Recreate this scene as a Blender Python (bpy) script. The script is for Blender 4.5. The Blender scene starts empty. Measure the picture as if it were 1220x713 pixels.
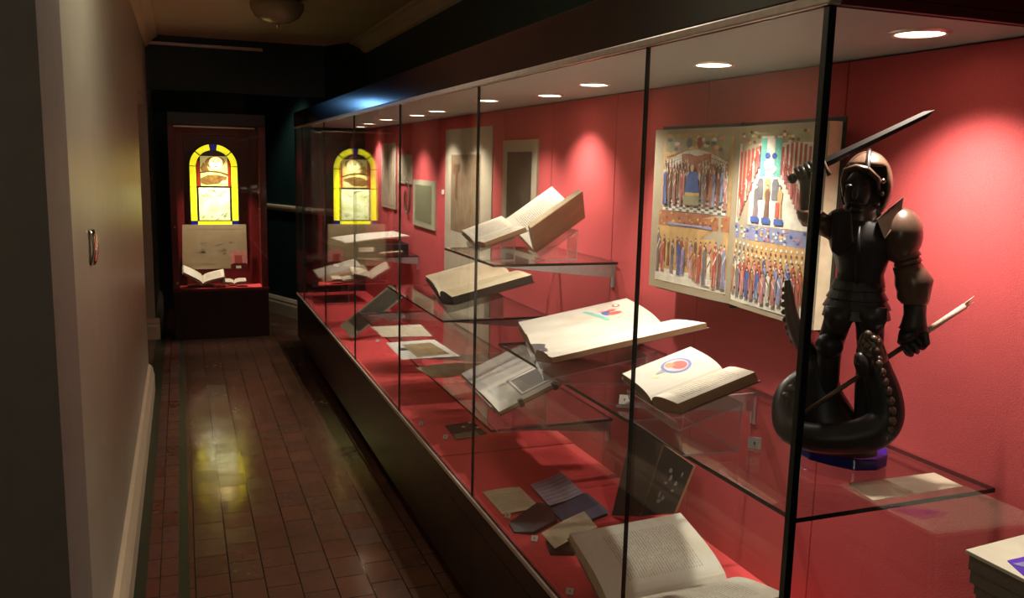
import bpy, math, random
from mathutils import Vector, Matrix, noise
random.seed(7)
sc = bpy.context.scene
COL = sc.collection
R = math.radians
V = Vector

# ------------------------------------------------------------------ camera
F_PX = 1026.03; YAW, PITCH, ROLL = 0.36706, 0.15638, 0.02380; EYE = V((0, 0, 1.6))
def cam_axes():
    cy, sy, cp, sp = math.cos(YAW), math.sin(YAW), math.cos(PITCH), math.sin(PITCH)
    f = V((sy*cp, cy*cp, -sp)); r = V((cy, -sy, 0)); u = r.cross(f)
    cr, sr = math.cos(ROLL), math.sin(ROLL)
    return cr*r + sr*u, -sr*r + cr*u, f
AR, AU, AF = cam_axes()
def ray(x, y): return AR*((x-610)/F_PX) + AU*(-(y-356.5)/F_PX) + AF
def at_x(x, y, X): d = ray(x, y); return EYE + d*(X/d.x)
def at_y(x, y, Y): d = ray(x, y); return EYE + d*(Y/d.y)
def at_z(x, y, Z): d = ray(x, y); return EYE + d*((Z-1.6)/d.z)
cd = bpy.data.cameras.new('camera'); co = bpy.data.objects.new('camera', cd); COL.objects.link(co)
cd.sensor_width = 36; cd.sensor_fit = 'HORIZONTAL'; cd.lens = F_PX/1220*36; cd.clip_start = 0.02
co.matrix_world = Matrix(((AR.x, AU.x, -AF.x, 0), (AR.y, AU.y, -AF.y, 0), (AR.z, AU.z, -AF.z, 1.6), (0, 0, 0, 1)))
sc.camera = co

# ------------------------------------------------------------------ materials
def lin(c): return tuple((v/12.92 if v <= .04045 else ((v+.055)/1.055)**2.4) for v in [q/255 for q in c])
MATS = {}
class NT:
    def __init__(s, name):
        m = bpy.data.materials.new(name); m.use_nodes = True; s.m = m; s.t = m.node_tree; s.n = s.t.nodes; s.n.clear()
        s.out = s.n.new('ShaderNodeOutputMaterial'); MATS[name] = m
    def node(s, typ, **kw):
        n = s.n.new(typ)
        for k, v in kw.items(): setattr(n, k, v)
        return n
    def link(s, a, b): s.t.links.new(a, b)
    def val(s, sock, v):
        if hasattr(v, 'is_linked') or isinstance(v, bpy.types.NodeSocket): s.link(v, sock)
        else: sock.default_value = v
    def math(s, op, a, b=0.0, c=0.0):
        n = s.node('ShaderNodeMath', operation=op)
        s.val(n.inputs[0], a); s.val(n.inputs[1], b); s.val(n.inputs[2], c)
        return n.outputs[0]
    def mix(s, f, a, b):
        n = s.node('ShaderNodeMix', data_type='RGBA')
        s.val(n.inputs[0], f); s.val(n.inputs[6], a); s.val(n.inputs[7], b)
        return n.outputs[2]
    def noise(s, vec, scale, detail=3, rough=.5):
        n = s.node('ShaderNodeTexNoise'); s.link(vec, n.inputs['Vector']); n.inputs['Scale'].default_value = scale
        n.inputs['Detail'].default_value = detail; n.inputs['Roughness'].default_value = rough
        return n.outputs['Fac']
    def coord(s, k='Object'): return s.node('ShaderNodeTexCoord').outputs[k]
    def mapr(s, v, a, b, c=0.0, d=1.0):
        n = s.node('ShaderNodeMapRange'); s.val(n.inputs[0], v)
        for i, q in enumerate((a, b, c, d)): n.inputs[i+1].default_value = q
        return n.outputs[0]
    def bsdf(s, col, rough=.6, metal=0.0, bump=None, bstr=.2, spec=.5, bdist=.002):
        b = s.node('ShaderNodeBsdfPrincipled')
        s.val(b.inputs['Base Color'], col); s.val(b.inputs['Roughness'], rough); s.val(b.inputs['Metallic'], metal)
        b.inputs['Specular IOR Level'].default_value = spec
        if bump is not None:
            n = s.node('ShaderNodeBump'); n.inputs['Strength'].default_value = bstr; n.inputs['Distance'].default_value = bdist
            s.link(bump, n.inputs['Height']); s.link(n.outputs[0], b.inputs['Normal'])
        s.link(b.outputs[0], s.out.inputs[0]); return b
def c4(c): return (*lin(c), 1)
def plain(name, c, rough=.6, metal=0.0, var=.12, nscale=30, bump=.15, spec=.5):
    t = NT(name); co_ = t.coord(); n = t.noise(co_, nscale, 4)
    a = lin(c); f = t.mapr(n, .3, .7)
    col = t.mix(f, (*[v*(1-var) for v in a], 1), (*[min(1, v*(1+var)) for v in a], 1))
    t.bsdf(col, rough, metal, n, bump, spec); return t.m
def glass(name, tint, ior0=.042, milky=0.0):
    t = NT(name)
    lw = t.node('ShaderNodeLayerWeight'); lw.inputs['Blend'].default_value = .5
    f = t.math('MULTIPLY_ADD', t.math('POWER', lw.outputs['Facing'], 5.0), 1-ior0, ior0)
    tr = t.node('ShaderNodeBsdfTransparent'); tr.inputs[0].default_value = (*tint, 1)
    gl = t.node('ShaderNodeBsdfGlossy'); gl.inputs['Roughness'].default_value = 0.0
    gl.inputs[0].default_value = (.95, .97, .96, 1)
    mx = t.node('ShaderNodeMixShader'); t.link(f, mx.inputs[0]); t.link(tr.outputs[0], mx.inputs[1]); t.link(gl.outputs[0], mx.inputs[2])
    o = mx.outputs[0]
    if milky:
        d = t.node('ShaderNodeBsdfDiffuse'); d.inputs[0].default_value = (.8, .8, .78, 1)
        m2 = t.node('ShaderNodeMixShader'); m2.inputs[0].default_value = milky
        t.link(o, m2.inputs[1]); t.link(d.outputs[0], m2.inputs[2]); o = m2.outputs[0]
    t.link(o, t.out.inputs[0]); return t.m
def emit(name, c, s):
    t = NT(name); e = t.node('ShaderNodeEmission'); e.inputs[0].default_value = (*lin(c), 1); e.inputs[1].default_value = s
    t.link(e.outputs[0], t.out.inputs[0]); return t.m
def backlit(name, c, s, c2=None, scale=14, rough=.3):
    t = NT(name); n = t.noise(t.coord(), scale, 4)
    col = t.mix(t.mapr(n, .3, .7), c4(c), c4(c2 or c))
    b = t.bsdf(col, rough); t.link(col, b.inputs['Emission Color']); b.inputs['Emission Strength'].default_value = s
    return t.m
def page(name, c, lines=34, ink=(96, 84, 66), box=(.16, .86, .12, .88), strength=.55, cols=1, stain=.12):
    """paper with rows of illegible script inside a text block, in UV space"""
    c = tuple(q*.84 for q in c); ink = tuple(q*.7 for q in ink)
    t = NT(name); uv = t.coord('UV'); sp = t.node('ShaderNodeSeparateXYZ'); t.link(uv, sp.inputs[0])
    u, v = sp.outputs[0], sp.outputs[1]
    vl = t.math('MULTIPLY', v, float(lines)); row = t.math('FLOOR', vl); fr = t.math('FRACT', vl)
    band = t.math('MULTIPLY', t.math('GREATER_THAN', fr, .3), t.math('LESS_THAN', fr, .74))
    cv = t.node('ShaderNodeCombineXYZ'); t.link(t.math('MULTIPLY', u, 55.0), cv.inputs[0]); t.link(t.math('MULTIPLY', row, 3.7), cv.inputs[1]); t.link(t.math('MULTIPLY', fr, 2.2), cv.inputs[2])
    wn = t.noise(cv.outputs[0], 1.0, 2)
    word = t.math('GREATER_THAN', wn, .44)
    inb = t.math('MULTIPLY', t.math('MULTIPLY', t.math('GREATER_THAN', u, box[0]), t.math('LESS_THAN', u, box[1])),
                 t.math('MULTIPLY', t.math('GREATER_THAN', v, box[2]), t.math('LESS_THAN', v, box[3])))
    if cols == 2:
        mid = (box[0]+box[1])/2
        inb = t.math('MULTIPLY', inb, t.math('GREATER_THAN', t.math('ABSOLUTE', t.math('SUBTRACT', u, mid)), .03))
    f = t.math('MULTIPLY', t.math('MULTIPLY', t.math('MULTIPLY', band, word), inb), strength if lines else 0.0)
    n = t.noise(t.coord(), 9, 5, .6); a = lin(c)
    paper = t.mix(t.mapr(n, .35, .7), (*a, 1), (*[q*(1-stain*(1+.5*i)) for i, q in enumerate(a)], 1))
    t.bsdf(t.mix(f, paper, c4(ink)), .75, 0, n, .08, .2); return t.m
def leaves(name, c, n_=90, axis=2):
    """edge of a page block: fine lines of leaves"""
    t = NT(name); sp = t.node('ShaderNodeSeparateXYZ'); t.link(t.coord(), sp.inputs[0])
    z = t.math('FRACT', t.math('MULTIPLY', sp.outputs[axis], 420.0)); a = lin(c)
    n = t.noise(t.coord(), 40, 3)
    k = t.math('MULTIPLY', t.math('GREATER_THAN', z, .55), t.mapr(n, .3, .7))
    t.bsdf(t.mix(k, (*a, 1), (*[q*.55 for q in a], 1)), .8, 0, None); return t.m

def fabric(name, c, sc_=1.0):
    t = NT(name); o = t.coord(); n = t.noise(o, 420*sc_, 2); n2 = t.noise(o, 5, 3); a = lin(c)
    f = t.math('ADD', t.math('MULTIPLY', t.mapr(n, .3, .7), .55), t.math('MULTIPLY', n2, .45))
    t.bsdf(t.mix(f, (*[q*.78 for q in a], 1), (*[q*1.2 for q in a], 1)), .95, 0, n, .35, .12); return t.m
RED = fabric('red_fabric', (186, 78, 78))
REDBED = fabric('red_felt', (200, 70, 70))
GLASS = glass('pane_glass', (.965, .975, .97))
SHELFG = glass('shelf_glass', (.93, .95, .94))
ACR = glass('clear_acrylic', (.95, .955, .95), .045, .03)
EDGE = plain('glass_edge_dark', (16, 26, 24), .12, 0, .2, 60, 0)
def acr_edge():
    t = NT('acrylic_edge'); tr = t.node('ShaderNodeBsdfTransparent'); tr.inputs[0].default_value = (.85, .85, .85, 1)
    g = t.node('ShaderNodeBsdfPrincipled'); g.inputs['Base Color'].default_value = (.75, .72, .7, 1); g.inputs['Roughness'].default_value = .15
    m = t.node('ShaderNodeMixShader'); m.inputs[0].default_value = .38
    t.link(tr.outputs[0], m.inputs[1]); t.link(g.outputs[0], m.inputs[2]); t.link(m.outputs[0], t.out.inputs[0]); return t.m
ACRE = acr_edge()
JOINT = plain('grey_silicone', (92, 78, 74), .25, .2, .2, 30, .02)
DARKWOOD = plain('dark_mahogany_gloss', (34, 17, 15), .14, 0, .2, 8, .04)
PLINTH = plain('black_brown_plinth', (20, 15, 13), .27, 0, .25, 10, .06)
CABRED = plain('oxblood_paint', (104, 20, 20), .4, 0, .15, 12, .06)
CABDARK = plain('oxblood_dark_paint', (34, 11, 12), .35, 0, .15, 12, .06)
RAIL = plain('bronzed_rail', (196, 178, 164), .3, .35, .12, 40, .05)
BLACK = plain('black_rubber', (10, 10, 10), .5, 0, .2, 50, .1)
GREY = plain('grey_metal', (168, 160, 158), .4, .3, .1, 50, .05)
CHROME = plain('polished_chrome', (225, 215, 200), .12, 1, .05, 30, .02)
STEEL = plain('white_plastic', (205, 198, 186), .4, 0, .05, 40, .03)
WALLP = plain('warm_grey_paint', (170, 167, 146), .36, 0, .06, 5, .1)
PIERP = plain('cold_grey_paint', (128, 122, 112), .6, 0, .06, 20, .1)
CEILP = plain('ceiling_paint', (196, 182, 150), .8, 0, .05, 4, .1)
GREENW = plain('dark_green_paint', (22, 50, 46), .5, 0, .1, 8, .08)
CREAM = plain('cream_gloss_paint', (205, 188, 158), .3, 0, .06, 10, .06)
DOORP = plain('dark_brown_door', (52, 44, 36), .4, 0, .1, 10, .06)
def case_ceiling():
    t = NT('perforated_grey_panel'); v = t.node('ShaderNodeTexVoronoi'); v.feature = 'F1'; v.inputs['Scale'].default_value = 55; v.inputs['Randomness'].default_value = 0.0
    t.link(t.coord(), v.inputs['Vector']); f = t.math('LESS_THAN', v.outputs['Distance'], .28)
    t.bsdf(t.mix(f, c4((150, 154, 146)), c4((92, 94, 89))), .6, .1); return t.m
CASECEIL = case_ceiling()
def tiles(name, c1, c2, c3, w, h, off, mort=(30, 24, 20), rough=.22):
    t = NT(name); o = t.coord(); mp = t.node('ShaderNodeMapping'); mp.inputs['Rotation'].default_value = (0, 0, R(90)); t.link(o, mp.inputs[0])
    def brick(cA, cB, mo):
        b = t.node('ShaderNodeTexBrick'); b.offset = off; b.inputs['Scale'].default_value = 1.0
        b.inputs['Brick Width'].default_value = w; b.inputs['Row Height'].default_value = h; b.inputs['Mortar Size'].default_value = .003; b.inputs['Mortar Smooth'].default_value = .3
        b.inputs['Color1'].default_value = cA; b.inputs['Color2'].default_value = cB; b.inputs['Mortar'].default_value = mo
        t.link(mp.outputs[0], b.inputs['Vector']); return b
    b = brick(c4(c1), c4(c2), c4(mort)); g = brick((.35, .35, .35, 1), (.65, .65, .65, 1), (0, 0, 0, 1))
    n = t.noise(o, 3.2, 5, .6); n2 = t.noise(o, 26, 4)
    col = t.mix(t.math('MULTIPLY', t.mapr(n, .42, .72), .55), b.outputs[0], c4(c3))
    rg = t.math('MULTIPLY', t.mapr(n2, .3, .75, .8, 1.3), t.mapr(g.outputs[0], .35, .65, rough*.55, rough*1.75))
    n3 = t.noise(o, 7, 2)
    hgt = t.math('ADD', t.math('MULTIPLY', g.outputs[0], .8), t.math('MULTIPLY', n3, .5))
    t.bsdf(col, rg, 0, hgt, .45, .55, .003); return t.m
TILE = tiles('quarry_tiles', (92, 58, 42), (78, 50, 38), (62, 48, 32), .17, .125, .5, rough=.14)
TILEB = tiles('border_tiles_red', (92, 42, 32), (78, 40, 30), (60, 38, 28), .16, .125, .0, rough=.4)
TILEG = plain('border_tiles_green', (36, 38, 26), .4, 0, .3, 20, .1)
BRONZE = plain('bronze_wood_lit', (88, 64, 50), .3, .2, .45, 18, .12)  # lit copy of the statue's bronze: light painted into the armour pieces
BRONZE_SHADE = plain('bronze_wood_shaded', (38, 29, 25), .4, .15, .25, 30, .2)  # shaded copy of the same bronze, the dark side painted into the colour
PALEWOOD = plain('pale_spear_wood', (205, 165, 145), .55, 0, .1, 60, .1)
KNOB = plain('highlit_bronze_knobs', (112, 92, 78), .28, .5, .25, 40, .08)  # lighter bronze: highlights on serpent head and knobs painted into the colour
BLUEB = plain('deep_blue_base', (26, 20, 104), .15, 0, .2, 20, .1)
P_WHITE = page('paper_white_plain', (220, 213, 196), 0)
P_TEXT = page('paper_text', (232, 222, 200), 30, strength=.7)
P_TEXT2 = page('paper_text_two_columns', (226, 212, 180), 36, cols=2, box=(.1, .9, .1, .9), strength=.5)
P_OLD = page('paper_old_script', (208, 192, 158), 40, ink=(90, 66, 40), box=(.06, .94, .05, .95), strength=.5, stain=.2)
P_BIG = page('paper_big_printed', (232, 226, 206), 44, box=(.2, .86, .22, .86), strength=.5, ink=(150, 136, 120))
P_LETTER = page('paper_letter', (222, 208, 170), 18, ink=(110, 92, 70), box=(.08, .92, .1, .8), strength=.45)
P_BLUE = page('paper_lilac', (196, 194, 214), 7, ink=(150, 146, 176), box=(.05, .95, .05, .95), strength=.5, stain=.15)
P_ENV = page('envelope_blue', (98, 96, 122), 0)
P_ENV2 = page('envelope_blue_flap', (124, 122, 150), 0)
P_PARCH = page('parchment_plain', (196, 180, 142), 0, stain=.25)
P_DEED = page('parchment_deed', (196, 168, 124), 26, ink=(112, 88, 56), box=(.03, .97, .05, .95), strength=.5, stain=.25)
P_PALE = page('paper_grey_cream', (196, 184, 158), 0, stain=.12)
P_RUB = page('brass_rubbing_brown', (150, 128, 100), 60, ink=(118, 98, 76), box=(.02, .98, .02, .98), strength=.4, stain=.35)
P_CHARC = page('dark_rubbing', (84, 74, 62), 24, ink=(120, 106, 88), box=(.1, .9, .05, .95), strength=.3, stain=.4)
P_SCROLL = page('scroll_paper', (196, 176, 146), 40, ink=(150, 120, 92), box=(.15, .85, .45, .92), strength=.3)
P_NOTE = page('note_paper', (214, 198, 164), 22, ink=(130, 112, 86), box=(.1, .9, .1, .92), strength=.55)
P_GREENISH = page('print_greenish', (138, 138, 104), 18, ink=(128, 126, 96), box=(.1, .9, .1, .9), strength=.35)
EDGE_CREAM = leaves('leaf_edges_cream', (206, 186, 146))
EDGE_BROWN = leaves('leaf_edges_brown', (150, 112, 74))
EDGE_DARK = leaves('leaf_edges_dark', (66, 56, 44))
COV_BLACK = plain('cover_black', (24, 20, 18), .4, 0, .2, 40, .15)
COV_BROWN = plain('cover_brown_leather', (92, 62, 40), .5, 0, .2, 30, .2)
COV_TAN = plain('cover_tan_vellum', (150, 116, 88), .5, 0, .18, 14, .15)
COV_OLIVE = plain('cover_olive', (96, 86, 56), .5, 0, .15, 30, .15)
COV_RED = plain('cover_dark_red', (92, 22, 22), .5, 0, .15, 30, .15)
COV_GREY = plain('card_dark_grey', (124, 114, 96), .6, 0, .1, 30, .05)
WHITE = plain('card_white', (204, 198, 184), .6, 0, .04, 30, .03)
IVORY = plain('card_ivory', (222, 212, 184), .6, 0, .05, 30, .03)
INK = plain('ink_dark', (52, 44, 40), .7)
PURPLE = plain('purple_print', (92, 50, 186), .5, 0, .15, 30)
BLUE = plain('paint_blue', (66, 88, 148), .6, 0, .2, 60)
TEAL = plain('paint_teal', (106, 170, 152), .6, 0, .1, 60)
PRED = plain('paint_red', (178, 80, 66), .6, 0, .15, 60)
PORANGE = plain('paint_russet', (168, 108, 70), .6, 0, .2, 60)
POCHRE = plain('paint_ochre', (196, 158, 104), .7, 0, .22, 16)
PGOLD = plain('paint_gold', (220, 184, 106), .6, 0, .2, 40)
PPINK = plain('paint_pink', (216, 138, 130), .6, 0, .15, 40)
PSKIN = plain('paint_flesh', (226, 196, 164), .6)
PWHITE = plain('paint_white', (226, 218, 200), .6, 0, .06, 40)
PGREY = plain('paint_grey', (112, 108, 112), .6, 0, .2, 50)
PGREEN = plain('paint_olive_green', (140, 146, 84), .6, 0, .2, 40)
PBROWN = plain('paint_brown', (120, 80, 56), .6, 0, .2, 40)
PLILAC = plain('paint_lilac', (134, 138, 168), .6, 0, .3, 40)
SMOKE = plain('sketch_smoke', (168, 150, 124), .7, 0, .1, 40)

# ------------------------------------------------------------------ mesh builder
class MB:
    def __init__(s): s.v = []; s.f = []; s.m = []; s.uv = []
    def add(s, vs, fs, m=0, uvs=None):
        b = len(s.v); s.v += [V(q) for q in vs]
        for i, f in enumerate(fs):
            s.f.append([b+k for k in f]); s.m.append(m)
            s.uv.append([uvs[k] for k in f] if uvs else None)
        return s
    def box(s, x0, x1, y0, y1, z0, z1, m=0):
        vs = [(x, y, z) for z in (z0, z1) for y in (y0, y1) for x in (x0, x1)]
        return s.add(vs, [(0, 2, 3, 1), (4, 5, 7, 6), (0, 1, 5, 4), (2, 6, 7, 3), (0, 4, 6, 2), (1, 3, 7, 5)], m)
    def prism(s, pts, off, m=0, ms=None, uv=False):
        n = len(pts); off = V(off); vs = [V(p) for p in pts] + [V(p)+off for p in pts]
        uvs = None
        if uv and n == 4: uvs = [(0, 0), (1, 0), (1, 1), (0, 1)]*2
        s.add(vs, [list(range(n)), list(range(2*n-1, n-1, -1))], m, uvs)
        ms = m if ms is None else ms
        b = len(s.v)-2*n
        for i in range(n):
            j = (i+1) % n; s.f.append([b+i, b+n+i, b+n+j, b+j]); s.m.append(ms); s.uv.append(None)
        return s
    def slab(s, p, th, mt=0, ms=1, nu=1, nv=1, warp=None):
        """four corners (00,10,11,01) -> thick sheet; top has UVs"""
        p = [V(q) for q in p]; n = (p[1]-p[0]).cross(p[3]-p[0]).normalized()
        def P(u, v):
            q = p[0]*(1-u)*(1-v)+p[1]*u*(1-v)+p[2]*u*v+p[3]*(1-u)*v
            return q + n*(warp(u, v) if warp else 0)
        top = [P(i/nu, j/nv)+n*th for j in range(nv+1) for i in range(nu+1)]
        bot = [P(i/nu, j/nv) for j in range(nv+1) for i in range(nu+1)]
        uvs = [(i/nu, j/nv) for j in range(nv+1) for i in range(nu+1)]
        W = nu+1; qs = [(j*W+i, j*W+i+1, (j+1)*W+i+1, (j+1)*W+i) for j in range(nv) for i in range(nu)]
        s.add(top, qs, mt, uvs); b0 = len(s.v); a0 = b0-len(top); s.add(bot, [q[::-1] for q in qs], ms)
        rim = [i for i in range(nu)]+[j*W+nu for j in range(nv)]+[nv*W+i for i in range(nu, 0, -1)]+[j*W for j in range(nv, 0, -1)]
        for k in range(len(rim)):
            a, c = rim[k], rim[(k+1) % len(rim)]
            s.f.append([a0+c, a0+a, b0+a, b0+c]); s.m.append(ms); s.uv.append(None)
        return s
    def tube(s, pts, rad, seg=12, m=0, flat=1.0, up=None):
        pts = [V(p) for p in pts]; n = len(pts)
        if not hasattr(rad, '__len__'): rad = [rad]*n
        vs = []; ref = V(up) if up else None
        for i, p in enumerate(pts):
            t = (pts[min(i+1, n-1)]-pts[max(i-1, 0)]).normalized()
            if ref is None: ref = t.orthogonal()
            a = (ref - t*ref.dot(t)).normalized(); b = t.cross(a); ref = a
            for k in range(seg):
                th = 2*math.pi*k/seg; vs.append(p + a*math.cos(th)*rad[i] + b*math.sin(th)*rad[i]*flat)
        fs = [(i*seg+k, i*seg+(k+1) % seg, (i+1)*seg+(k+1) % seg, (i+1)*seg+k) for i in range(n-1) for k in range(seg)]
        fs += [list(range(seg))[::-1], list(range((n-1)*seg, n*seg))]
        return s.add(vs, fs, m)
    def loft(s, secs, seg=20, m=0, cap=True):
        """secs: (centre, axis a, axis b) ellipses"""
        vs = []
        for c, a, b in secs:
            for k in range(seg):
                th = 2*math.pi*k/seg; vs.append(V(c)+V(a)*math.cos(th)+V(b)*math.sin(th))
        n = len(secs)
        fs = [(i*seg+k, i*seg+(k+1) % seg, (i+1)*seg+(k+1) % seg, (i+1)*seg+k) for i in range(n-1) for k in range(seg)]
        if cap: fs += [list(range(seg))[::-1], list(range((n-1)*seg, n*seg))]
        return s.add(vs, fs, m)
    def ball(s, c, rx, ry=None, rz=None, seg=12, rings=8, m=0, ax=None, keep=None):
        ry = rx if ry is None else ry; rz = rx if rz is None else rz; c = V(c)
        A = ax or (V((1, 0, 0)), V((0, 1, 0)), V((0, 0, 1)))
        vs = []
        for j in range(rings+1):
            ph = math.pi*j/rings
            for k in range(seg):
                th = 2*math.pi*k/seg
                vs.append(c + A[0]*rx*math.sin(ph)*math.cos(th) + A[1]*ry*math.sin(ph)*math.sin(th) + A[2]*rz*math.cos(ph))
        fs = []
        for j in range(rings):
            for k in range(seg):
                if keep and not keep((j+.5)/rings*math.pi, (k+.5)/seg*2*math.pi): continue
                a, b2, c2, d = j*seg+k, j*seg+(k+1) % seg, (j+1)*seg+(k+1) % seg, (j+1)*seg+k
                if j == 0: fs.append((a, c2, d)) if False else fs.append((a, d, c2))
                elif j == rings-1: fs.append((a, d, b2))
                else: fs.append((a, d, c2, b2))
        return s.add(vs, fs, m)
    def disc(s, c, r, z, seg=24, m=0, sx=1, sy=1):
        vs = [(c[0]+r*sx*math.cos(2*math.pi*k/seg), c[1]+r*sy*math.sin(2*math.pi*k/seg), z) for k in range(seg)]
        return s.add(vs, [list(range(seg))], m)
    def lathe(s, prof, c, seg=32, m=0):
        n = len(prof); vs = [(c[0]+r*math.cos(2*math.pi*k/seg), c[1]+r*math.sin(2*math.pi*k/seg), c[2]+z) for r, z in prof for k in range(seg)]
        return s.add(vs, [(i*seg+k, i*seg+(k+1) % seg, (i+1)*seg+(k+1) % seg, (i+1)*seg+k) for i in range(n-1) for k in range(seg)], m)
    def build(s, name, mats, parent=None, bevel=0, smooth=False, local=False, fix=True):
        me = bpy.data.meshes.new(name)
        vs = s.v
        if parent is not None and not local:
            inv = WORLD[parent.name].inverted(); vs = [inv @ q for q in vs]
        me.from_pydata([tuple(q) for q in vs], [], s.f)
        if not isinstance(mats, (list, tuple)): mats = [mats]
        for m_ in mats: me.materials.append(m_)
        me.polygons.foreach_set('material_index', [min(k, len(mats)-1) for k in s.m])
        if any(q is not None for q in s.uv):
            ul = me.uv_layers.new(name='UVMap'); i = 0
            for p, q in zip(me.polygons, s.uv):
                for k in range(p.loop_total): ul.data[p.loop_start+k].uv = q[k] if q else (0, 0)
        if smooth: me.polygons.foreach_set('use_smooth', [True]*len(me.polygons))
        me.update()
        o = bpy.data.objects.new(name, me); COL.objects.link(o)
        if parent is not None:
            o.parent = parent; WORLD[o.name] = WORLD[parent.name]
        if bevel:
            b = o.modifiers.new('bevel', 'BEVEL'); b.width = bevel; b.segments = 2; b.limit_method = 'ANGLE'
        return o
WORLD = {}
def tag(o, label, cat, group=None):
    o['label'] = label; o['category'] = cat
    if group: o['group'] = group
    return o
def thing(name, label, cat, loc=(0, 0, 0), M=None, group=None):
    o = bpy.data.objects.new(name, None); COL.objects.link(o); o.empty_display_size = .05
    Mx = M if M is not None else Matrix.Translation(V(loc)); o.matrix_world = Mx; WORLD[o.name] = Mx.copy()
    return tag(o, label, cat, group)
def struct(name, mb, mats, parent=None, bevel=0, smooth=False):
    o = mb.build(name, mats, parent, bevel, smooth); o['kind'] = 'structure'; return o
def solo(name, mb, mats, label, cat, group=None, bevel=0, smooth=False):
    """one-mesh thing with its origin at its own base centre"""
    xs = [q.x for q in mb.v]; ys = [q.y for q in mb.v]; zs = [q.z for q in mb.v]
    c = V(((min(xs)+max(xs))/2, (min(ys)+max(ys))/2, min(zs)))
    mb.v = [q-c for q in mb.v]
    o = mb.build(name, mats, None, bevel, smooth); o.location = c; WORLD[o.name] = Matrix.Translation(c)
    return tag(o, label, cat, group)

# ------------------------------------------------------------------ room
ZC = 2.62
XW = -.25           # corridor's left wall
XR = 1.53           # wall behind the long case
fl = MB()
def strip(x0, x1, m): fl.add([(x0, -3, 0), (x1, -3, 0), (x1, 11, 0), (x0, 11, 0)], [(0, 1, 2, 3)], m)
strip(-3, -.25, 0); strip(-.25, -.172, 2); strip(-.172, -.06, 1); strip(-.06, -.02, 2); strip(-.02, 3, 0)
struct('floor', fl, [TILE, TILEB, TILEG])
struct('ceiling', MB().box(-3, 3, -3, 8.35, ZC, ZC+.1), CEILP)
# left wall with a doorway, and the nearer pier
w = MB(); w.box(XW-.3, XW, 1.94, 6.25, 0, ZC); w.box(XW-.3, XW, 6.25, 8.05, 2.02, ZC); w.box(XW-.3, XW, 8.05, 9.5, 0, ZC); w.box(XW-.3, XW, 9.8, 10.4, 0, ZC); w.box(XW-.3, XW, 9.5, 9.8, 0, 2.08); w.box(XW-.3, XW, 9.5, 9.8, 2.36, ZC)
struct('wall_left', w, WALLP)
pw = MB().box(-3, -.209, 1.62, 1.94, 0, ZC); o = struct('wall_pier', pw, PIERP)
bb = MB()
prof = [(0, 0), (.036, 0), (.036, .115), (.028, .135), (.03, .15), (.016, .175), (0, .185)]
def skirting(mb, a, b, nrm, h=1.0):
    a, b, nrm = V(a), V(b), V(nrm)
    mb.prism([a+nrm*x+V((0, 0, z*h)) for x, z in prof], b-a)
skirting(bb, (XW, 1.95, 0), (XW, 6.25, 0), (1, 0, 0)); skirting(bb, (XW, 8.05, 0), (XW, 10.3, 0), (1, 0, 0)); skirting(bb, (XW-.28, 8.05, 0), (XW+.036, 8.05, 0), (0, -1, 0))
struct('baseboard_left', bb, CREAM)
dr = MB().box(XW-.29, XW-.25, 6.25, 8.05, 0, 2.02)
for (y0, y1) in ((6.35, 7.05), (7.25, 7.95)):
    for (z0, z1) in ((.2, .9), (1.05, 1.9)): dr.box(XW-.25, XW-.24, y0, y1, z0, z1)
struct('door_1', dr, DOORP, bevel=.004)
struct('wall_right', MB().box(XR, XR+.1, -3, 7.68, 0, ZC), GREENW)
ga, gb = V((1.53, 7.62, 0)), V((.66, 9.72, 0)); gn = V((-(gb-ga).y, (gb-ga).x, 0)).normalized(); gn = gn if gn.y < 0 else -gn
gw = MB().prism([ga, gb, gb+V((0, 0, ZC)), ga+V((0, 0, ZC))], -gn*.1); struct('wall_angled', gw, GREENW)
struct('wall_end', MB().box(-.6, 1.2, 9.75, 9.85, 0, ZC), GREENW)
hd = MB().box(XW, 1.53, 8.25, 8.35, 2.16, ZC); struct('wall_header', hd, GREENW)
struct('trim_1', MB().box(XW, .72, 8.215, 8.25, 2.535, 2.56), STEEL, bevel=.004)
sk = MB(); skirting(sk, ga, gb, gn); struct('baseboard_end', sk, CREAM)
dd = MB(); dp = [(0, -.03), (.016, -.03), (.022, -.012), (.03, 0), (.03, .018), (.012, .03), (0, .03)]
dd.prism([ga+gn*x+V((0, 0, 1.1+z)) for x, z in dp], gb-ga); struct('trim_2', dd, CREAM)
cv = MB(); cvp = [(0, -.11), (.02, -.10), (.035, -.07), (.075, -.03), (.10, -.015), (.10, 0), (0, 0)]
cv.prism([V((XR-x, -3, ZC+z)) for x, z in cvp], (0, 11.1, 0)); cv.prism([V((XW+x, 1.94, ZC+z)) for x, z in cvp][::-1], (0, 6.3, 0))

struct('trim_3', cv, CEILP)
rm = MB().box(-3, 3, -3.1, -3, 0, ZC); struct('wall_back', rm, PIERP)
struct('wall_side', MB().box(-3.1, -3, -3, 1.94, 0, ZC), PIERP)

# light switches on the left wall
def switch(Y, z, h, wd, label):
    t = thing('light_switch', label, 'switch', (XW, Y, z))
    p = MB()
    secs = []
    for k in range(9):
        s_ = -1+2*k/8; secs.append((V((XW+.004+.012*math.cos(s_*1.45), Y, z+s_*h/2)), V((.008, 0, 0)), V((0, wd/2*(.55+.45*math.cos(s_*1.3)), 0))))
    p.loft(secs, 16); sp_o = p.build('switch_plate', CHROME, t, smooth=True)
    MB().box(XW+.010, XW+.0185, Y-.008, Y+.008, z-.014, z+.010).build('rocker', BLACK, sp_o, bevel=.002)
switch(2.72, 1.335, .1, .075, 'polished oblong light switch on the grey wall before the doorway')
switch(8.35, 1.40, .1, .06, 'small dim light switch on the wall beyond the doorway')

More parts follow.
